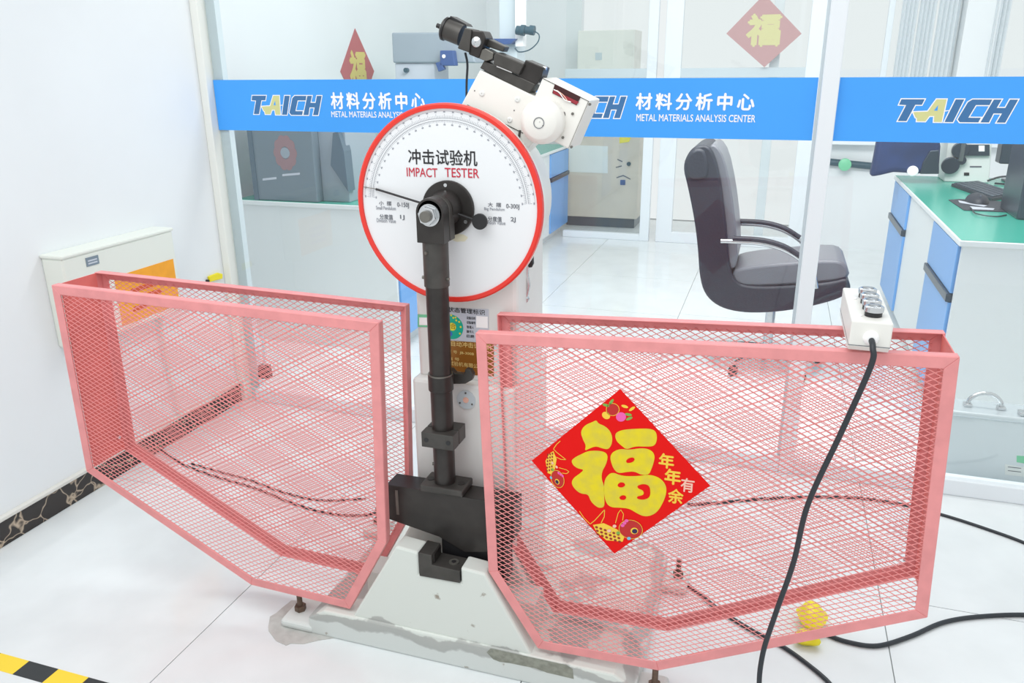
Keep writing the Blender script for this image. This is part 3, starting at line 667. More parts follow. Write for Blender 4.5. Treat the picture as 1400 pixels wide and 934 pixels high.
def fish(name, T2):
    f = lambda pts: [T2(x, y) for x, y in pts]
    line(f([(0, 8), (25, 45), (60, 80), (85, 60), (140, 0), (138, 40), (120, 75)]), .0016, 'gold_line', name+'_tail')
    MB().flat(PX(f([(75, 85), (135, 75), (210, 110), (250, 150), (240, 178), (150, 170), (95, 125)]), YPO-.0012), YPO-.0012).build(name+'_body', 'gold_line', P)
    mb = MB()
    for i in range(6):
        for j in range(3):
            mb.flat(PX(f(ell(95+i*24+j*4, 98+i*8+j*20, 9, 6.5, 8, .4)), YPO-.0016), YPO-.0016)
    mb.build(name+'_scales', 'scale_brown', P)
    line(f([(200, 75), (215, 20), (230, 0), (245, 25), (240, 60)]), .0014, 'gold_line', name+'_fin')
    MB().flat(PX(f(ell(285, 110, 66, 52, 22, .2)), YPO-.0018), YPO-.0018).build(name+'_head', 'poster_red_dark', P)
    line(f(ell(285, 110, 66, 52, 22, .2)), .0012, 'gold_line', name+'_head_line', True, YPO-.0020)
    MB().flat(PX(f(ell(305, 118, 21, 18, 16)), YPO-.0022), YPO-.0022).build(name+'_eye_ring', 'gold_line', P)
    MB().flat(PX(f(ell(307, 120, 15, 13, 16)), YPO-.0024), YPO-.0024).build(name+'_eye', 'fish_eye', P)
    for (x, y, mt) in ((250, 75, 'fruit_pink'), (262, 62, 'fruit_pink'), (240, 88, 'fruit_pink'), (195, 92, 'pale_pink'), (165, 118, 'pale_pink'), (275, 160, 'sky_dot'), (215, 130, 'leaf_green')):
        MB().flat(PX(f(ell(x, y, 11, 9, 10)), YPO-.0023), YPO-.0023).build(name+'_spot', mt, P)
fish('carp', lambda x, y: (293+x, 678+y))
fish('carp', lambda x, y: (192-y*.68+x*.19, 297+x*.74))
MB().flat(PX(ell(478, 122, 36, 34), YPO-.0012), YPO-.0012).build('pomegranate', 'poster_red_dark', P); line(ell(478, 122, 36, 34), .0013, 'gold_line', 'pomegranate_line', True)
MB().flat(PX(ell(524, 163, 28, 26), YPO-.0016), YPO-.0016).build('peach', 'fruit_pink', P)
MB().flat(PX(ell(441, 155, 24, 19, 18, .6), YPO-.0014), YPO-.0014).build('citrus', 'gold_line', P)
for x, y, r in ((470, 80, -.9), (440, 98, .3), (565, 150, .2), (570, 172, -.4), (545, 105, .3), (585, 118, -.6)):
    MB().flat(PX(ell(x, y, 20, 8, 12, r), YPO-.0014), YPO-.0014).build('leaf', 'leaf_green' if x < 572 and y > 60 and x != 545 else 'gold_line', P)

# ================================================================== pendant control box
K = thing('control_box', 'cream push-button control box with black cable resting on the cage rail', 'control box', (.205, 1.75, 1.008))
zb, zt = 1.014, 1.078
MB().prismx([(1.622, zb+.012), (1.634, zb), (1.872, zb), (1.884, zb+.012), (1.884, zt+.0), (1.622, zt)], .170, .246).build('body', 'machine_cream', K, bev=0.003)
MB().box(.1695, .2465, 1.621, 1.885, zb+.0135, zb+.0145).build('lid_seam', 'grey_ink', K)
for y_ in (1.668, 1.715, 1.762, 1.809):
    kb = MB().cyl((.213, y_, zt), (.213, y_, zt+.010), .0165, n=28).build('button_base', 'black_paint', K)
    MB().lathe((.213, y_, zt+.010), (0, 0, 1), [(0, .0185), (.009, .0185), (.011, .016), (.011, .012), (.008, .0115), (.008, .001)], 28, False).build('button_ring', 'chrome', kb, smooth=True)
for y_ in (1.66, 1.79):
    MB().cyl((.185, y_, zt), (.185, y_, zt+.002), .007, n=16).build('name_disc', 'white_print', K)
MB().lathe((.209, 1.622, 1.046), (0, -1, 0), [(0, .015), (.004, .0145), (.014, .009), (.014, .001)], 24, False).build('cable_gland', 'white_print', K, smooth=True)
MB().tube([(.209, 1.612, 1.046), (.211, 1.590, 1.035), (.211, 1.583, 1.000), (.176, 1.585, .856), (.131, 1.588, .680), (.117, 1.588, .534), (.092, 1.582, .395), (.075, 1.575, .285), (.078, 1.56, .19), (.11, 1.53, .08), (.17, 1.47, .012), (.30, 1.38, .008)], .0058, 12).build('cable', 'cable_black', K, smooth=True)

# ================================================================== floor cables and small things
def cable(pts, label, r=.006):
    P3 = []
    for x, y in pts:
        q = atz(x, y, r); P3.append((q.x, q.y, r))
    return MB().tube(P3, r, 10).build('power_cable', 'cable_black', None, smooth=True, label=label, category='cable', group='black cables on the floor')
cable([(940, 690), (975, 688), (1060, 681), (1160, 680), (1235, 690), (1292, 705), (1345, 722), (1400, 742), (1440, 762)], 'black cable along the glass partition behind the poster cage', .0055)
cable([(938, 798), (955, 811), (985, 835), (1030, 863), (1070, 884), (1100, 905), (1130, 930), (1150, 955)], 'black cable passing under the poster cage toward the camera')
cable([(1118, 857), (1132, 868), (1160, 878), (1200, 883), (1245, 870), (1290, 851), (1340, 843), (1410, 841), (1480, 850)], 'black cable leading from the yellow connector to the right', .0065)
cable([(190, 575), (215, 610), (245, 632), (290, 650), (350, 668), (400, 688), (450, 702), (500, 704), (545, 692)], 'black cable on the floor behind the left cage, nearer loop', .0045)
cable([(262, 634), (300, 645), (340, 656), (390, 674), (440, 684), (500, 682)], 'black cable on the floor behind the left cage, farther loop', .004)
q = atz(1112, 860, 0)
Yt = thing('yellow_connector', 'yellow plastic wrapped connector on the floor under the poster cage', 'connector', (q.x, q.y, 0))
def blob(name, px, py, z, rx, ry, rz, mt, par):
    c = atz(px, py, z); me = bpy.data.meshes.new(name); bm = bmesh.new(); bmesh.ops.create_icosphere(bm, subdivisions=3, radius=1)
    rn = random.Random(int(px*7+py))
    ph = [rn.uniform(0, 6) for _ in range(4)]
    for v in bm.verts:
        k_ = 1+.10*math.sin(4*v.co.x+ph[0])+.08*math.sin(5*v.co.y+ph[1])+.08*math.sin(6*v.co.z+ph[2])
        v.co = Vector((c.x+v.co.x*rx*k_, c.y+v.co.y*ry*k_, max(.001, z+v.co.z*rz*k_)))
    bm.to_mesh(me); bm.free(); return finish(name, me, mt, par, smooth=True)
blob('wrapped_end', 1103, 872, .022, .032, .026, .022, 'yellow_plastic', Yt)
blob('wrapped_flap', 1110, 842, .03, .044, .050, .030, 'yellow_plastic', Yt)
MB().cyl(atz(1112, 858, .012), atz(1124, 864, .010), .009, n=12).build('cable_neck', 'black_paint', Yt)

# hazard tape
tp = thing('hazard_tape', 'yellow and black striped hazard tape stuck on the floor', 'tape', (-1.75, 1.268, 0))
xs = [-2.42, -2.285, -2.15, -2.00]
x_ = -2.42; kk = 0; stops = [-2.35]
xa = atz(0, 893, 0).x; e1 = atz(39, 905, 0).x; e2 = atz(80, 915, 0).x; e3 = atz(122, 926, 0).x
wd = (e3-e1)/2
edges = [e1+wd*i for i in range(-4, 12)]
for i in range(len(edges)-1):
    x0, x1 = max(edges[i], XW+.02), edges[i+1]
    if x1-x0 < .02: continue
    MB().prismz([(x0, 1.240), (x1, 1.240), (x1-.0, 1.294), (x0-.0, 1.294)], 0, .0007).build('stripe', 'tape_black' if i % 2 == 0 else 'tape_yellow', tp)

# electrical box on the left wall
XF = -2.335
ya, yb2 = atx(83, 351, XF).y, atx(236, 320, XF).y
zt_ = .935
E_ = thing('electric_box', 'pale grey wall-mounted electrical box with orange warning label', 'electrical box', (XW, (ya+yb2)/2, .60))
MB().prismx([(ya, .60), (yb2, .60), (yb2, zt_), (ya, zt_)], XW, XF).build('enclosure', 'panel_beige', E_, bev=0.008)
MB().prismx([(ya-.004, zt_-.002), (yb2+.004, zt_-.002), (yb2+.004, zt_+.012), (ya-.004, zt_+.012)], XW, XF+.004).build('lid_edge', 'panel_beige', E_, bev=0.005)
olab = MB().prismx([(2.30, .625), (yb2-.02, .625), (yb2-.02, .820), (2.30, .820)], XF, XF+.0015).build('warning_label', 'orange_label', E_)
for k in range(3):
    MB().prismx([(2.36, .665+k*.036), (2.53, .665+k*.036), (2.52, .683+k*.036), (2.37, .683+k*.036)], XF+.0015, XF+.0022).build('warning_print', 'red_mark', olab)
q1, q2 = atx(117, 357, XF), atx(135, 357, XF)
pt = MB().prismx([(q1.y, .886), (q2.y, .886), (q2.y, .918), (q1.y, .918)], XF, XF+.002).build('maker_plate', 'plate_grey', E_)
for k in range(2):
    MB().prismx([(q1.y+.008, .893+k*.010), (q2.y-.008, .893+k*.010), (q2.y-.008, .898+k*.010), (q1.y+.008, .898+k*.010)], XF+.002, XF+.0024).build('plate_line', 'label_grey', pt)
MB().tube([(XW+.02, yb2-.06, .60), (XW+.018, yb2-.055, .4), (XW+.018, yb2-.03, .12)], .008, 8).build('conduit', 'machine_white', E_)
q = atx(295, 379, XW+.01)
yl = thing('cable_tag', 'small yellow tag on the wall beside the glass partition', 'tag', (XW, q.y, q.z-.02))
MB().prismx([(q.y-.045, q.z-.012), (q.y+.045, q.z-.018), (q.y+.05, q.z+.004), (q.y+.02, q.z+.016), (q.y-.045, q.z+.014)], XW, XW+.012).build('tag_body', 'yellow_plastic', yl, bev=0.003)
MB().cyl((XW, q.y-.055, q.z-.004), (XW+.014, q.y-.055, q.z-.004), .006, n=10).build('tag_pin', 'black_paint', yl)
q = at(366, 505, YP-.03)
sk = thing('floor_plug', 'dark plug on a pale cord hanging at the foot of the glass partition', 'plug', (q.x, YP-.05, q.z-.03))
MB().prism([(q.x-.028, q.z-.035), (q.x+.028, q.z-.035), (q.x+.024, q.z+.03), (q.x-.024, q.z+.03)], YP-.075, YP-.03).build('plug_body', 'black_paint', sk, bev=0.006)
MB().tube([(q.x, YP-.05, q.z+.03), (q.x+.002, YP-.045, q.z+.13), (q.x, YP-.036, q.z+.23)], .006, 8).build('cord', 'aluminium_grey', sk)

# ================================================================== banners on the glass
YBN = YP-.0015
LOGO = {'T': [(655, 600), (797, 600), (785, 630), (745, 630), (705, 722), (652, 722), (690, 632), (645, 630)],
        'A': [(740, 672), (828, 668), (870, 600), (930, 600), (922, 725), (875, 725), (872, 692), (842, 692), (822, 722), (770, 722), (768, 705), (758, 700)],
        'I': [(985, 600), (1035, 600), (990, 725), (940, 725)],
        'C': [(1085, 600), (1200, 600), (1190, 630), (1110, 630), (1078, 700), (1152, 700), (1142, 725), (1032, 725), (1017, 710), (1060, 615)],
        'H': [(1210, 600), (1255, 600), (1235, 645), (1285, 645), (1303, 600), (1350, 600), (1300, 725), (1250, 725), (1272, 675), (1222, 675), (1205, 725), (1155, 725)]}
def logo(par, l, t, r, b):
    x0, x1 = at(l, (t+b)/2, YBN).x, at(r, (t+b)/2, YBN).x; z0, z1 = at((l+r)/2, b, YBN).z, at((l+r)/2, t, YBN).z
    mp = lambda p: (x0+(x1-x0)*(p[0]-645)/705, z0+(z1-z0)*(725-p[1])/125)
    for ki, (ch, poly) in enumerate(LOGO.items()):
        pp = [mp(p) for p in poly]
        MB().flat(offset_poly(pp, -.0035), YBN-.0003-ki*.0001).build('logo_outline', 'white_print', par)
        MB().flat(pp, YBN-.0010).build('logo_letter', 'logo_yellow' if ch == 'A' else 'logo_blue', par)
    MB().flat([mp(p) for p in ((864, 662), (884, 632), (886, 662))], YBN-.0014).build('logo_gap', 'banner_blue', par)
    MB().flat([mp(p) for p in ((925, 668), (962, 662), (962, 658), (925, 662))], YBN-.0012).build('logo_dash', 'white_print', par)
def banner(x0, x1, label):
    b = MB().prism([(x0, 1.303), (x1, 1.303), (x1, 1.516), (x0, 1.516)], YBN, YP+.001)
    o = b.build('banner_film', 'banner_blue', None, label=label, category='banner', group='blue banners on the glass partition')
    return o
b1 = banner(-2.390, .112, 'long blue banner film on the glass behind the round dial')
b2 = banner(.181, 3.2, 'blue banner film on the glass pane above the computer bench')
logo(b1, 345, 131, 441, 157); logo(b1, 746, 132, 856, 161); logo(b2, 1228, 136, 1389, 167)
for o, l, r, t, b, tt, bb_ in ((b1, 452, 581, 126, 150, 152.5, 161), (b1, 869, 1032, 127, 151, 156.5, 166.5)):
    text_px('banner_text', '材料分析中心', 'white_print', o, l, t, r, b, YBN-.0008, bold=.03, spacing=1.35)
    text_px('banner_subtext', 'METAL MATERIALS ANALYSIS CENTER', 'white_print', o, l+1, tt, r+1, bb_, YBN-.0008, bold=.012)
text_px('banner_text', '材料分析中心', 'white_print', b2, 1412, 128, 1610, 156, YBN-.0008, bold=.03, spacing=1.35)

# ================================================================== rear room
BH = .85
def bench(name_label, xf, y0, y1, depth_sign, units):
    # bench along y; aisle face at x = xf
    xb = xf+depth_sign*1.0
    xa, xc = min(xf, xb), max(xf, xb)
    t = thing('lab_bench', name_label, 'bench', ((xa+xc)/2, (y0+y1)/2, 0), 'green topped laboratory benches')
    MB().box(xa-.012, xc+.012, y0-.012, y1, BH-.028, BH-.002).build('top_edge', 'bench_white', t, bev=0.004)
    MB().box(xa-.006, xc+.006, y0-.004, y1-.01, BH-.003, BH).build('green_top', 'bench_green', t)
    MB().box(xa+.004, xc-.004, y0, y0+.02, .0, BH-.028).build('end_panel', 'bench_white', t)
    MB().box(xa+.03, xc-.03, y0+.02, y1-.02, .08, BH-.03).build('carcass', 'bench_white', t)
    MB().box(xa+.06, xc-.06, y0+.02, y1-.05, 0, .08).build('kick_plinth', 'bench_white', t)
    for u0, u1, kind in units:
        x0, x1 = (xf+.006, xf+.03) if depth_sign > 0 else (xf-.03, xf-.006)
        if kind == 'white':
            MB().box(x0, x1, u0, u1, .08, BH-.03).build('leg_panel', 'bench_white', t)
        else:
            fx0, fx1 = (xf-.008, xf+.03) if depth_sign > 0 else (xf-.03, xf+.008)
            ca_ = MB().box(fx0, fx1, u0+.003, u1-.003, BH-.245, BH-.033).build('drawer', 'drawer_blue', t, bev=0.003)
            MB().box(fx0-.012 if depth_sign > 0 else fx0+.01, fx1+.012 if depth_sign < 0 else fx1-.01, u0+.003, u1-.003, BH-.285, BH-.247).build('handle', 'handle_black', ca_, bev=0.004)
            MB().box(fx0, fx1, u0+.003, u1-.003, .09, BH-.287).build('cabinet_door', 'drawer_blue', t, bev=0.003)
    return t
bench('laboratory bench with green top and blue drawers, behind the dial and left cage', -1.955, 3.90, 7.78, -1, [(3.92, 4.45, 'blue'), (4.45, 5.0, 'white'), (5.0, 5.5, 'blue'), (5.5, 6.1, 'white'), (6.1, 7.10, 'white'), (7.10, 7.75, 'blue')])
bench('laboratory bench with green top under the keyboard and mouse', .785, 3.764, 6.02, 1, [(3.79, 4.42, 'blue'), (4.42, 5.30, 'white'), (5.30, 5.98, 'blue')])

# aluminium case behind the glass
ks = thing('aluminium_case', 'silver aluminium carrying case standing behind the glass partition', 'case', (1.02, 3.22, 0))
cx0, cx1, cz0, cz1 = .70, 1.30, 0.0, .30
MB().box(cx0, cx1, 3.18, 3.31, cz0+.012, cz1-.012).build('shell', 'case_silver', ks, bev=0.008)
for z0, z1 in ((cz0, cz0+.022), (cz1-.022, cz1)):
    MB().box(cx0-.004, cx1+.004, 3.172, 3.318, z0, z1).build('edge_profile', 'case_edge', ks, bev=0.006)
hd = MB().tube([(.795, 3.245, cz1), (.800, 3.245, cz1+.03), (.83, 3.245, cz1+.055), (.875, 3.245, cz1+.055), (.905, 3.245, cz1+.03), (.910, 3.245, cz1)], .0075, 10).build('handle', 'chrome', ks, smooth=True)
for x_ in (.795, .910): MB().box(x_-.014, x_+.014, 3.228, 3.262, cz1, cz1+.012).build('handle_foot', 'chrome', hd, bev=0.003)
MB().box(.96, 1.01, 3.19, 3.23, cz1, cz1+.014).build('latch', 'chrome', ks, bev=0.004)
MB().prism(xz([(1374, 635), (1402, 639), (1402, 652), (1374, 649)], 3.1795), 3.1790, 3.180).build('paper_label', 'paper', ks)
MB().prism(xz([(1390, 623), (1402, 624), (1402, 634), (1390, 632)], 3.1795), 3.1790, 3.180).build('green_label', 'label_lightgreen', ks)
for k in range(2): MB().flat(xz([(1378, 638+k*5), (1396, 640+k*5), (1396, 641+k*5), (1378, 639+k*5)], 3.1785), 3.1785).build('label_line', 'grey_ink', ks)

# office chair
YCn, YCf = 4.12, 4.56
ch = thing('office_chair', 'black leather office chair with chrome arms behind the glass', 'chair', (0, 4.34, 0))
def sxz(pts): return xz(pts, YCn)
shell = [(941, 208), (952, 199), (968, 198), (978, 214), (986, 250), (992, 300), (996, 345), (998, 372), (1008, 388), (1030, 393), (1090, 391), (1140, 386), (1158, 380), (1164, 392), (1160, 402), (1140, 412), (1090, 424), (1040, 429), (1005, 427), (980, 419), (963, 403), (956, 378), (954, 340), (949, 300), (940, 255), (933, 228)]
MB().prism(sxz(smooth_poly(shell, 2)), YCn, YCf).build('shell', 'leather_black', ch, smooth=True, bev=0.012)
mb = MB(); mb.prism(sxz(smooth_poly([(968, 200), (978, 198), (990, 216), (1000, 262), (1007, 320), (1008, 366), (996, 372), (990, 320), (984, 262), (974, 220)], 1)), YCn+.03, YCf-.03)
mb.build('back_cushion', 'leather_grey', ch, smooth=True, bev=0.015)
MB().prism(sxz(smooth_poly([(1000, 372), (1020, 366), (1080, 360), (1140, 356), (1158, 362), (1163, 380), (1150, 386), (1090, 391), (1020, 395), (1002, 388)], 1)), YCn+.02, YCf-.02).build('seat_cushion', 'leather_grey', ch, smooth=True, bev=0.015)
MB().prism(sxz(smooth_poly([(934, 228), (942, 208), (955, 201), (966, 207), (970, 240), (962, 246), (944, 246)], 1)), YCn-.012, YCf+.012).build('headrest_roll', 'leather_black', ch, smooth=True, bev=0.015)
def arm(Y):
    pts = [at(x, y, YCn) for x, y in ((986, 328), (1002, 328.5), (1040, 331), (1070, 339), (1095, 354), (1112, 375), (1116, 392))]
    P3 = [(p.x, Y, p.z) for p in pts]
    a = MB().tube(P3, .012, 10).build('armrest', 'chrome', ch, smooth=True)
    MB().tube([(p.x, Y, p.z+.014) for p in pts[1:5]], .015, 10).build('arm_pad', 'leather_black', a, smooth=True)
arm(YCn-.03); arm(YCf+.03)
cxx, cyy = at(1055, 420, YCn).x, (YCn+YCf)/2
sz = at(1055, 428, YCn).z
MB().cyl((cxx, cyy, .07), (cxx, cyy, sz+.05), .026, n=20).build('gas_lift', 'chrome', ch, smooth=True)
MB().box(cxx-.10, cxx+.10, cyy-.10, cyy+.10, sz-.005, sz+.03).build('seat_plate', 'black_paint', ch, bev=0.005)
for i in range(5):
    a = math.radians(72*i+20); ex, ey = cxx+.29*math.cos(a), cyy+.29*math.sin(a)
    s1 = MB().tube([(cxx, cyy, .10), ((cxx+ex)/2, (cyy+ey)/2, .09), (ex, ey, .068)], .016, 8, 4).build('base_spoke', 'chrome', ch, smooth=True)
    MB().cyl((ex-.012*math.sin(a), ey+.012*math.cos(a), .028), (ex+.012*math.sin(a), ey-.012*math.cos(a), .028), .028, n=16).build('caster', 'black_paint', s1)

# things on the right bench
def slab(poly, z0, z1, name, mt, par, bev=0.002, **tags):
    pp = [(atz(x, y, z1).x, atz(x, y, z1).y) for x, y in poly]
    return MB().prismz(pp, z0, z1).build(name, mt, par, bev=bev, **tags)
q = atz(1345, 262, BH)
kb = thing('keyboard', 'black computer keyboard lying on the green bench', 'keyboard', (q.x, q.y, BH))
KQ = [atz(1301, 250, BH+.022), atz(1338, 247, BH+.022), atz(1392, 264, BH+.022), atz(1357, 270, BH+.022)]
MB().prismz([(p.x, p.y) for p in KQ], BH, BH+.018).build('key_tray', 'keyboard_black', kb, bev=0.003)
def kq(u, v):
    a = KQ[0].lerp(KQ[3], u); b = KQ[1].lerp(KQ[2], u); r_ = a.lerp(b, v); return (r_.x, r_.y)
for i in range(5):
    for j in range(14):
        v0, v1 = .06+i*.18, .06+i*.18+.15; u0, u1 = .03+j*.0675, .03+j*.0675+.056
        MB().prismz([kq(u0, v0), kq(u1, v0), kq(u1, v1), kq(u0, v1)], BH+.018, BH+.025).build('key', 'key_grey', kb)
ms = thing('mouse', 'black computer mouse on the dark mouse pad', 'mouse', tuple(atz(1335, 275, BH)))
mc = atz(1336, 272, BH+.02); 
me = bpy.data.meshes.new('mouse_body'); bm = bmesh.new(); bmesh.ops.create_uvsphere(bm, u_segments=20, v_segments=12, radius=1)
for v in bm.verts: v.co = Vector((mc.x+v.co.x*.055, mc.y+v.co.y*.10, BH+.0062+max(0, v.co.z)*.046))
bm.to_mesh(me); bm.free(); finish('mouse_body', me, 'keyboard_black', ms, smooth=True)
MB().cyl((mc.x-.004, mc.y-.06, BH+.040), (mc.x+.004, mc.y-.06, BH+.040), .010, n=12).build('scroll_wheel', 'key_grey', ms)
MB().tube([tuple(atz(1327, 284, BH+.0085)), tuple(atz(1335, 292, BH+.0085)), tuple(atz(1360, 296, BH+.005)), tuple(atz(1376, 294, BH+.004))], .003, 6).build('mouse_cable', 'cable_black', ms)
pd_ = slab([(1297, 273), (1312, 272), (1388, 276), (1388, 290), (1318, 287)], BH, BH+.004, 'mouse_pad', 'keyboard_black', None, 0.001, label='dark mouse pad with pale print under the mouse', category='mouse pad')
slab([(1310, 274), (1350, 281), (1345, 282.5), (1312, 277)], BH+.004, BH+.0045, 'pad_print', 'label_grey', pd_, 0)
slab([(1326, 282), (1360, 285), (1358, 287), (1330, 286)], BH+.004, BH+.0045, 'pad_print', 'label_grey', pd_, 0)
q = atz(1398, 300, BH)
mo = thing('computer_tower', 'dark grey computer case standing on the green bench by the keyboard', 'computer', (q.x+.1, q.y, BH))
MB().prismz([(q.x-.03, q.y-.02), (q.x+.25, q.y-.05), (q.x+.25, q.y+.32), (q.x-.03, q.y+.32)], BH, BH+.36).build('chassis', 'handle_black', mo, bev=0.01)
MB().box(q.x+.02, q.x+.20, q.y-.055, q.y-.035, BH+.18, BH+.22).build('drive_slot', 'key_grey', mo, bev=0.002)
# white microscope stand with dark lenses
YI = 5.74
ins = thing('analyser_unit', 'white instrument with dark round lenses at the end of the bench', 'instrument', (at(1320, 240, YI).x, YI+.2, BH))
zb_ = BH
pI = [(at(1292, 240, YI).x, zb_), (at(1354, 240, YI).x, zb_), (at(1354, 200, YI).x, 1.16), (at(1294, 200, YI).x, 1.16)]
bI = MB().prism(pI, YI, YI+.24).build('housing', 'machine_white', ins, bev=0.006)
for x, y, r in ((1298.5, 226, .052), (1312, 205, .048), (1314, 219, .026)):
    q = at(x, y, YI); MB().cyl((q.x, YI-.03, q.z), (q.x, YI, q.z), r, n=28).build('lens', 'handle_black', ins, bev=0.004)
q = at(1316, 205, YI-.03); MB().box(q.x-.012, q.x+.012, YI-.035, YI-.005, q.z-.07, q.z+.12).build('slide_rod', 'chrome', ins)
MB().prism(xz([(1320, 198), (1353, 198), (1353, 213), (1320, 213)], YI-.02), YI-.02, YI).build('screen_panel', 'handle_black', ins)
MB().prism(xz([(1338, 199), (1346, 199), (1346, 207), (1338, 207)], YI-.022), YI-.024, YI-.02).build('lit_square', 'white_print', ins)
MB().prism(xz([(1326, 227), (1342, 227), (1342, 229), (1326, 229)], YI-.002), YI-.002, YI).build('name_strip', 'grey_ink', ins)
MB().prism(xz([(1318, 236), (1325, 236), (1325, 240), (1318, 240)], YI-.002), YI-.004, YI).build('port', 'black_paint', ins)
YJ = 5.74
bt = thing('black_monitor_stand', 'black monitor stand with looped cable on the bench beyond the keyboard', 'monitor stand', (at(1385, 230, YJ).x, YJ, BH))
MB().prism(xz([(1366, 224), (1372, 190), (1420, 190), (1420, 226)], YJ), YJ, YJ+.12).build('stand_head', 'handle_black', bt, bev=0.008)
MB().prism([(at(1385, 224, YJ).x, BH+.012), (at(1398, 224, YJ).x, BH+.012), (at(1398, 224, YJ).x, at(1390, 222, YJ).z), (at(1388, 224, YJ).x, at(1390, 222, YJ).z)], YJ+.03, YJ+.08).build('stand_neck', 'handle_black', bt)
MB().box(at(1380, 235, YJ).x, at(1410, 235, YJ).x, YJ-.05, YJ+.16, BH, BH+.014).build('stand_foot', 'handle_black', bt, bev=0.004)
q = at(1382, 236, YJ-.06); MB().tube([(q.x-.12, YJ-.06, BH+.02), (q.x-.05, YJ-.08, BH+.05), (q.x+.06, YJ-.08, BH+.05), (q.x+.08, YJ-.05, BH+.02), (q.x, YJ-.09, BH+.008), (q.x-.08, YJ-.07, BH+.008)], .006, 8).build('looped_cable', 'cable_black', bt)
# dark blue cover
YV = 5.60
cv = thing('dust_cover', 'dark blue cloth dust cover draped over equipment at the bench end', 'dust cover', (at(1250, 230, YV).x, YV, .78))
MB().prism(xz([(1189, 243), (1194, 222), (1200, 190), (1212, 165), (1280, 165), (1287, 200), (1284, 238), (1256, 238), (1222, 236), (1205, 240)], YV), YV, YV+.11).build('cloth', 'cover_blue', cv, bev=0.03, seg=3)
MB().prism(xz([(1262, 222), (1272, 206), (1284, 205), (1284, 238), (1258, 238)], YV-.012), YV-.012, YV+.01).build('cloth_fold', 'handle_black', cv, bev=0.005)
q = at(1248, 234, YV-.02); MB().cyl((q.x, YV-.03, q.z), (q.x, YV, q.z), .032, n=20).build('white_knob', 'white_print', cv, bev=0.006)

# left bench equipment
YG = 3.906
hd_ = thing('grey_enclosure', 'large grey tinted enclosure with a red flower sticker on the left bench', 'enclosure', (at(400, 270, YG).x, YG+.2, BH))
xg0, xg1 = at(345, 225, YG).x, at(430, 225, YG).x
MB().prism([(xg0, BH), (xg1, BH), (xg1, 1.45), (xg0, 1.45)], YG, YG+.40).build('tinted_box', 'hood_grey', hd_, bev=0.006)
MB().prism([(xg0-.008, BH), (xg0+.02, BH), (xg0+.02, 1.45), (xg0-.008, 1.45)], YG-.006, YG+.40).build('left_frame', 'hood_dark', hd_)
MB().prism([(xg1, BH), (xg1+.17, BH), (xg1+.17, 1.45), (xg1, 1.45)], YG+.06, YG+.42).build('side_panel', 'instrument_grey', hd_, bev=0.004)
MB().prism(xz([(455, 182), (462, 180), (470, 207), (476, 262), (452, 226)], YG+.02), YG+.02, YG+.10).build('tilted_flap', 'hood_dark', hd_)
fx_, fz_ = at(390, 209, YG).x, at(390, 209, YG).z
for i in range(10):
    a = 2*math.pi*i/10
    MB().flat(circle(fx_+.050*math.cos(a), fz_+.066*math.sin(a), .026, 10, .034), YG-.001-.0002*(i % 2)).build('petal', 'flower_red', hd_)
MB().flat(circle(fx_, fz_, .03, 16), YG-.002).build('flower_centre', 'instrument_grey', hd_)
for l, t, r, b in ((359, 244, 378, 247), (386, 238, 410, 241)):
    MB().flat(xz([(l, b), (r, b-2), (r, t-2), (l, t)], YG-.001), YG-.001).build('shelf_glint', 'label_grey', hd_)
YQ = 4.6
gm = thing('grey_instrument', 'grey bench instrument seen beside the dial rim on the left bench', 'instrument', (at(490, 250, YQ).x, YQ, BH))
MB().prism([(at(474, 255, YQ).x, BH), (at(540, 255, YQ).x, BH)]+xz([(530, 205), (475, 212), (480, 225)], YQ), YQ, YQ+.3).build('instrument_body', 'hood_grey', gm, bev=0.01)
MB().prism(xz([(473, 220), (481, 218), (482, 236), (472, 236)], YQ-.02), YQ-.02, YQ).build('white_knob', 'white_print', gm, bev=0.004)

# tall hardness tester on the left bench (head above the banner)
YH = 5.3
ht = thing('hardness_tester', 'grey hardness tester head with blue camera showing above the banner', 'testing machine', (at(590, 100, YH).x, YH+.15, BH))
MB().prism(xz([(535, 44.5), (640, 44), (650, 86), (537, 86)], YH), YH, YH+.3).build('head', 'instrument_grey', ht, bev=0.01)
x0, x1 = at(538, 90, YH).x, at(592, 90, YH).x
MB().prism([(x0, BH+.1), (x1, BH+.1), (x1, at(560, 86, YH).z), (x0, at(560, 86, YH).z)], YH+.02, YH+.28).build('column', 'label_grey', ht, bev=0.008)
MB().prism([(x0-.1, BH), (x1+.35, BH), (x1+.35, BH+.12), (x0-.1, BH+.12)], YH-.05, YH+.30).build('foot', 'instrument_grey', ht, bev=0.01)
MB().prism(xz([(602, 69), (620, 69), (623, 90), (602, 90)], YH-.05), YH-.06, YH).build('camera_block', 'instrument_blue', ht, bev=0.006)
q = at(607, 77, YH-.06); MB().cyl((q.x, YH-.066, q.z), (q.x, YH-.06, q.z), .012, n=16).build('camera_lens', 'white_print', ht)
MB().prism(xz([(596, 86), (603, 84), (608, 95), (600, 98)], YH-.05), YH-.06, YH-.02).build('camera_arm', 'instrument_blue', ht, bev=0.003)
q = at(556, 96, YH+.01); MB().cyl((q.x, YH-.01, q.z), (q.x, YH+.02, q.z), .016, n=16).build('round_knob', 'teal_dark', ht)
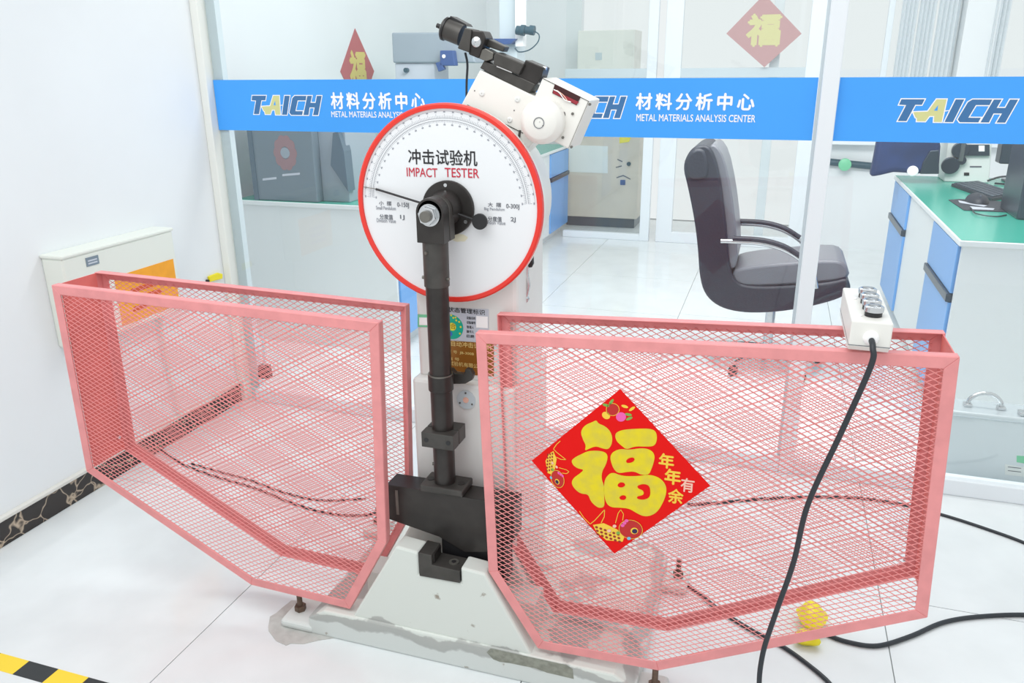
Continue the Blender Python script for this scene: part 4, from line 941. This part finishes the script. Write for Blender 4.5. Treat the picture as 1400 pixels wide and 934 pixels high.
# white column instrument with knob
YW = 5.6
wc = thing('column_instrument', 'tall white column instrument with teal clamp and wire loop', 'instrument', (at(700, 100, YW).x, YW, BH))
x0, x1 = at(679, 40, YW).x, at(703, 40, YW).x
MB().prism([(x0, BH), (x1, BH), (x1, 2.3), (x0, 2.3)], YW+.05, YW+.25).build('tall_panel', 'aluminium_grey', wc, bev=0.006)
x2, x3 = at(704, 30, YW).x, at(715, 30, YW).x
MB().prism([(x2, 1.70), (x3, 1.70), (x3, 2.3), (x2, 2.3)], YW, YW+.08).build('white_rail', 'white_print', wc, bev=0.004)
MB().prism(xz([(675, 53), (707, 53), (700, 60), (690, 61)], YW-.02), YW-.05, YW+.05).build('blue_shelf', 'instrument_blue', wc, bev=0.003)
for (x0, x1, r) in ((706, 712, .030), (712, 718, .036), (718, 724, .026), (724, 731, .032)):
    a, b = at(x0, 41, YW-.05), at(x1, 42, YW-.05); MB().cyl(a, b, r, n=18).build('clamp_ring', 'teal_dark', wc, bev=0.003)
MB().tube([at(730, 42, YW-.05), at(737, 48, YW-.05), at(735, 58, YW-.05), at(724, 68, YW-.05), at(710, 71, YW-.05), at(704, 66, YW-.05)], .0045, 6).build('wire_loop', 'teal_dark', wc)

# red diamonds
def diamond(label, verts, axis, cat='poster'):
    pass
XD = XL2+.001
cY, cZ = (atx(466, 98, XD).y+atx(510, 92, XD).y)/2, 1.545
dm = thing('wall_diamond', 'red diamond paper on the side wall above the long banner', 'poster', (XD, cY, cZ-.3), 'red diamond papers in the rear room')
MB().prismx([(cY, cZ+.30), (cY+.26, cZ), (cY, cZ-.30), (cY-.26, cZ)], XD, XD+.003).build('sheet', 'diamond_muted', dm)
me = text_mesh('福', .04)
def on_x(me, y0, y1, z0, z1, X):
    xs = [v.co.x for v in me.vertices]; ys = [v.co.y for v in me.vertices]; a, b, c, d = min(xs), max(xs), min(ys), max(ys)
    for v in me.vertices: v.co = Vector((X+v.co.z, y0+(y1-y0)*(v.co.x-a)/(b-a), z0+(z1-z0)*(v.co.y-c)/(d-c)))
    me.update(); return me
finish('golden_letter', on_x(me, cY-.13, cY+.13, cZ-.14, cZ+.15, XD+.004), 'diamond_gold', dm)
YDD = 7.40
dd = thing('window_diamond', 'red diamond paper with glass haze in its colour, on the far glass door', 'poster', (at(1045, 90, YDD).x, YDD, at(1045, 92, YDD).z), 'red diamond papers in the rear room')
MB().prism(xz([(1045, -8), (1096, 46), (1045, 92), (993, 46)], YDD), YDD-.003, YDD).build('sheet', 'diamond_hazed', dd)
text_px('golden_letter', '福', 'hazed_gold', dd, 1020, 18, 1068, 64, YDD-.004, bold=.05)

# far glazed sliding doors (rear partition) and what stands behind
YR = 7.48
def post(x0, x1, name, z1=ZT, z0=0, y0=YR-.03, y1=YR+.03, mt='aluminium'):
    return struct(name, MB().box(x0, x1, y0, y1, z0, z1), mt, bev=0.004)
xa_ = at(880, 200, YR).x; xb_ = at(893, 200, YR).x; xc_ = at(903, 200, YR).x; xd_ = at(925, 200, YR).x; xe_ = at(1090, 200, YR).x; xf_ = at(1118, 200, YR).x
post(xa_, xb_, 'trim_6'); post(xc_, xd_, 'trim_7'); post(xe_, xf_, 'trim_8')
xm_ = at(1042, 260, YR).x; post(xm_-.04, xm_+.04, 'trim_9', y0=YR+.06, y1=YR+.10)
struct('trim_10', MB().box(xc_, xf_, YR-.028, YR+.028, 0, .10), 'aluminium', bev=0.004)
struct('trim_11', MB().box(-1.92, xa_, YR-.03, YR+.03, 1.47, 1.55), 'aluminium_grey', bev=0.004)
struct('trim_12', MB().box(xc_, xf_, YR-.028, YR+.028, 1.47, 1.55), 'aluminium_grey', bev=0.004)
struct('trim_13', MB().box(-1.92, xa_, YR-.03, YR+.03, 0, .06), 'aluminium', bev=0.004)
struct('window_3', MB().box(-1.92, xa_, YR-.003, YR+.003, .06, ZT), 'glass')
struct('window_4', MB().box(xd_, xe_, YR-.003, YR+.003, .10, ZT), 'glass')
# beige cabinet behind the doors
YK = 8.02
cb = thing('beige_cabinet', 'beige metal cabinet with paper notice behind the far glass', 'cabinet', (at(820, 250, YK).x, YK+.25, 0))
xk0, xk1 = at(770, 260, YK).x, at(872, 260, YK).x
MB().prism([(xk0, .10), (xk1, .10), (xk1, 1.30), (xk0, 1.30)], YK, YK+.5).build('cabinet_body', 'cabinet_beige', cb, bev=0.008)
MB().prism([(xk0+.03, 0), (xk1-.03, 0), (xk1-.03, .10), (xk0+.03, .10)], YK+.04, YK+.46).build('plinth', 'handle_black', cb)
MB().prism(xz([(778, 198), (831, 200), (831, 237), (778, 235)], YK-.002), YK-.004, YK).build('paper_notice', 'paper', cb)
MB().prism(xz([(847, 187), (863, 187), (860, 194), (847, 196)], YK-.002), YK-.004, YK).build('yellow_sticker', 'label_yellow', cb)
q = at(860, 224, YK); MB().cyl((q.x, YK-.02, q.z), (q.x, YK, q.z), .02, n=16).build('keyhole', 'teal_dark', cb)
MB().prism(xz([(848, 246), (855, 246), (855, 253), (848, 253)], YK-.002), YK-.004, YK).build('blue_square', 'instrument_blue', cb)
for pts in (((844, 218), (851, 221)), ((842, 229), (850, 227)), ((843, 243), (852, 240)), ((852, 240), (862, 245))):
    a, b = at(*pts[0], YK-.002), at(*pts[1], YK-.002); MB().bar(a, b, (0, 1, 0), .003, (0, 0, 1), .012).build('mark', 'grey_ink', cb)
ctn = thing('white_carton', 'white box standing on the beige cabinet above the banner', 'box', (at(830, 92, YK).x, YK+.2, 1.30))
xk2, xk3 = at(789, 65, YK).x, at(867, 65, YK).x
MB().prism([(xk2, 1.30), (xk3, 1.30), (xk3, at(830, 41, YK).z), (xk2, at(830, 41, YK).z)], YK+.02, YK+.42).build('box_body', 'carton_white', ctn, bev=0.006)
MB().prism(xz([(814, 72), (823, 72), (823, 82), (814, 82)], YK+.02), YK+.016, YK+.02).build('box_mark', 'aluminium_grey', ctn)

# windows in the back wall bay
struct('window_5', MB().box(.30, 1.30, 7.66, 7.67, .96, ZT), 'glass')
struct('window_6', MB().box(1.53, 3.2, 7.66, 7.67, .96, ZT), 'glass')
for k, x in enumerate((.30, .78, 1.26, 1.56, 2.1)):
    struct('trim_%d' % (15+k), MB().box(x-.02, x+.025, 7.64, 7.69, .96, ZT), 'aluminium', bev=0.003)
for i, (xp0, xp1) in enumerate(((1228, 1250), (1252, 1275), (1278, 1304), (1352, 1376))):
    x0, x1 = at(xp0, 50, 7.45).x, at(xp1, 50, 7.45).x; pts = []
    n = 16
    for k in range(n+1): pts.append((x0+(x1-x0)*k/n, 7.45+.022*math.sin(k*math.pi*1.0)))
    poly = [(x0+(x1-x0)*k/n, 7.45+.02*math.sin(k*1.6)) for k in range(n+1)]; poly += [(x, y+.006) for x, y in poly[::-1]]
    MB().prismz(poly, 1.02, ZT).build('curtain', 'curtain_white', None, smooth=True, label=['white curtain strip hanging nearest the bright window opening', 'white curtain strip hanging second from the window opening', 'white curtain strip hanging beside the pale wall pillar', 'white curtain strip hanging right of the pale wall pillar'][i], category='curtain', group='white curtain strips at the rear windows')
# pipe on the low wall
pp = thing('wall_pipe', 'dark pipe with a green valve running along the low white wall', 'pipe', (at(1160, 226, 7.55).x, 7.55, at(1160, 226, 7.55).z-.04))
MB().cyl(at(1130, 221, 7.58), at(1200, 228, 7.58), .030, n=16).build('pipe_run', 'teal_dark', pp, smooth=True)
q = at(1155, 225, 7.54); MB().lathe(q, (0, -1, 0), [(-.03, .03), (-.02, .052), (.02, .052), (.03, .03)], 20, True).build('valve_wheel', 'label_lightgreen', pp, smooth=True)
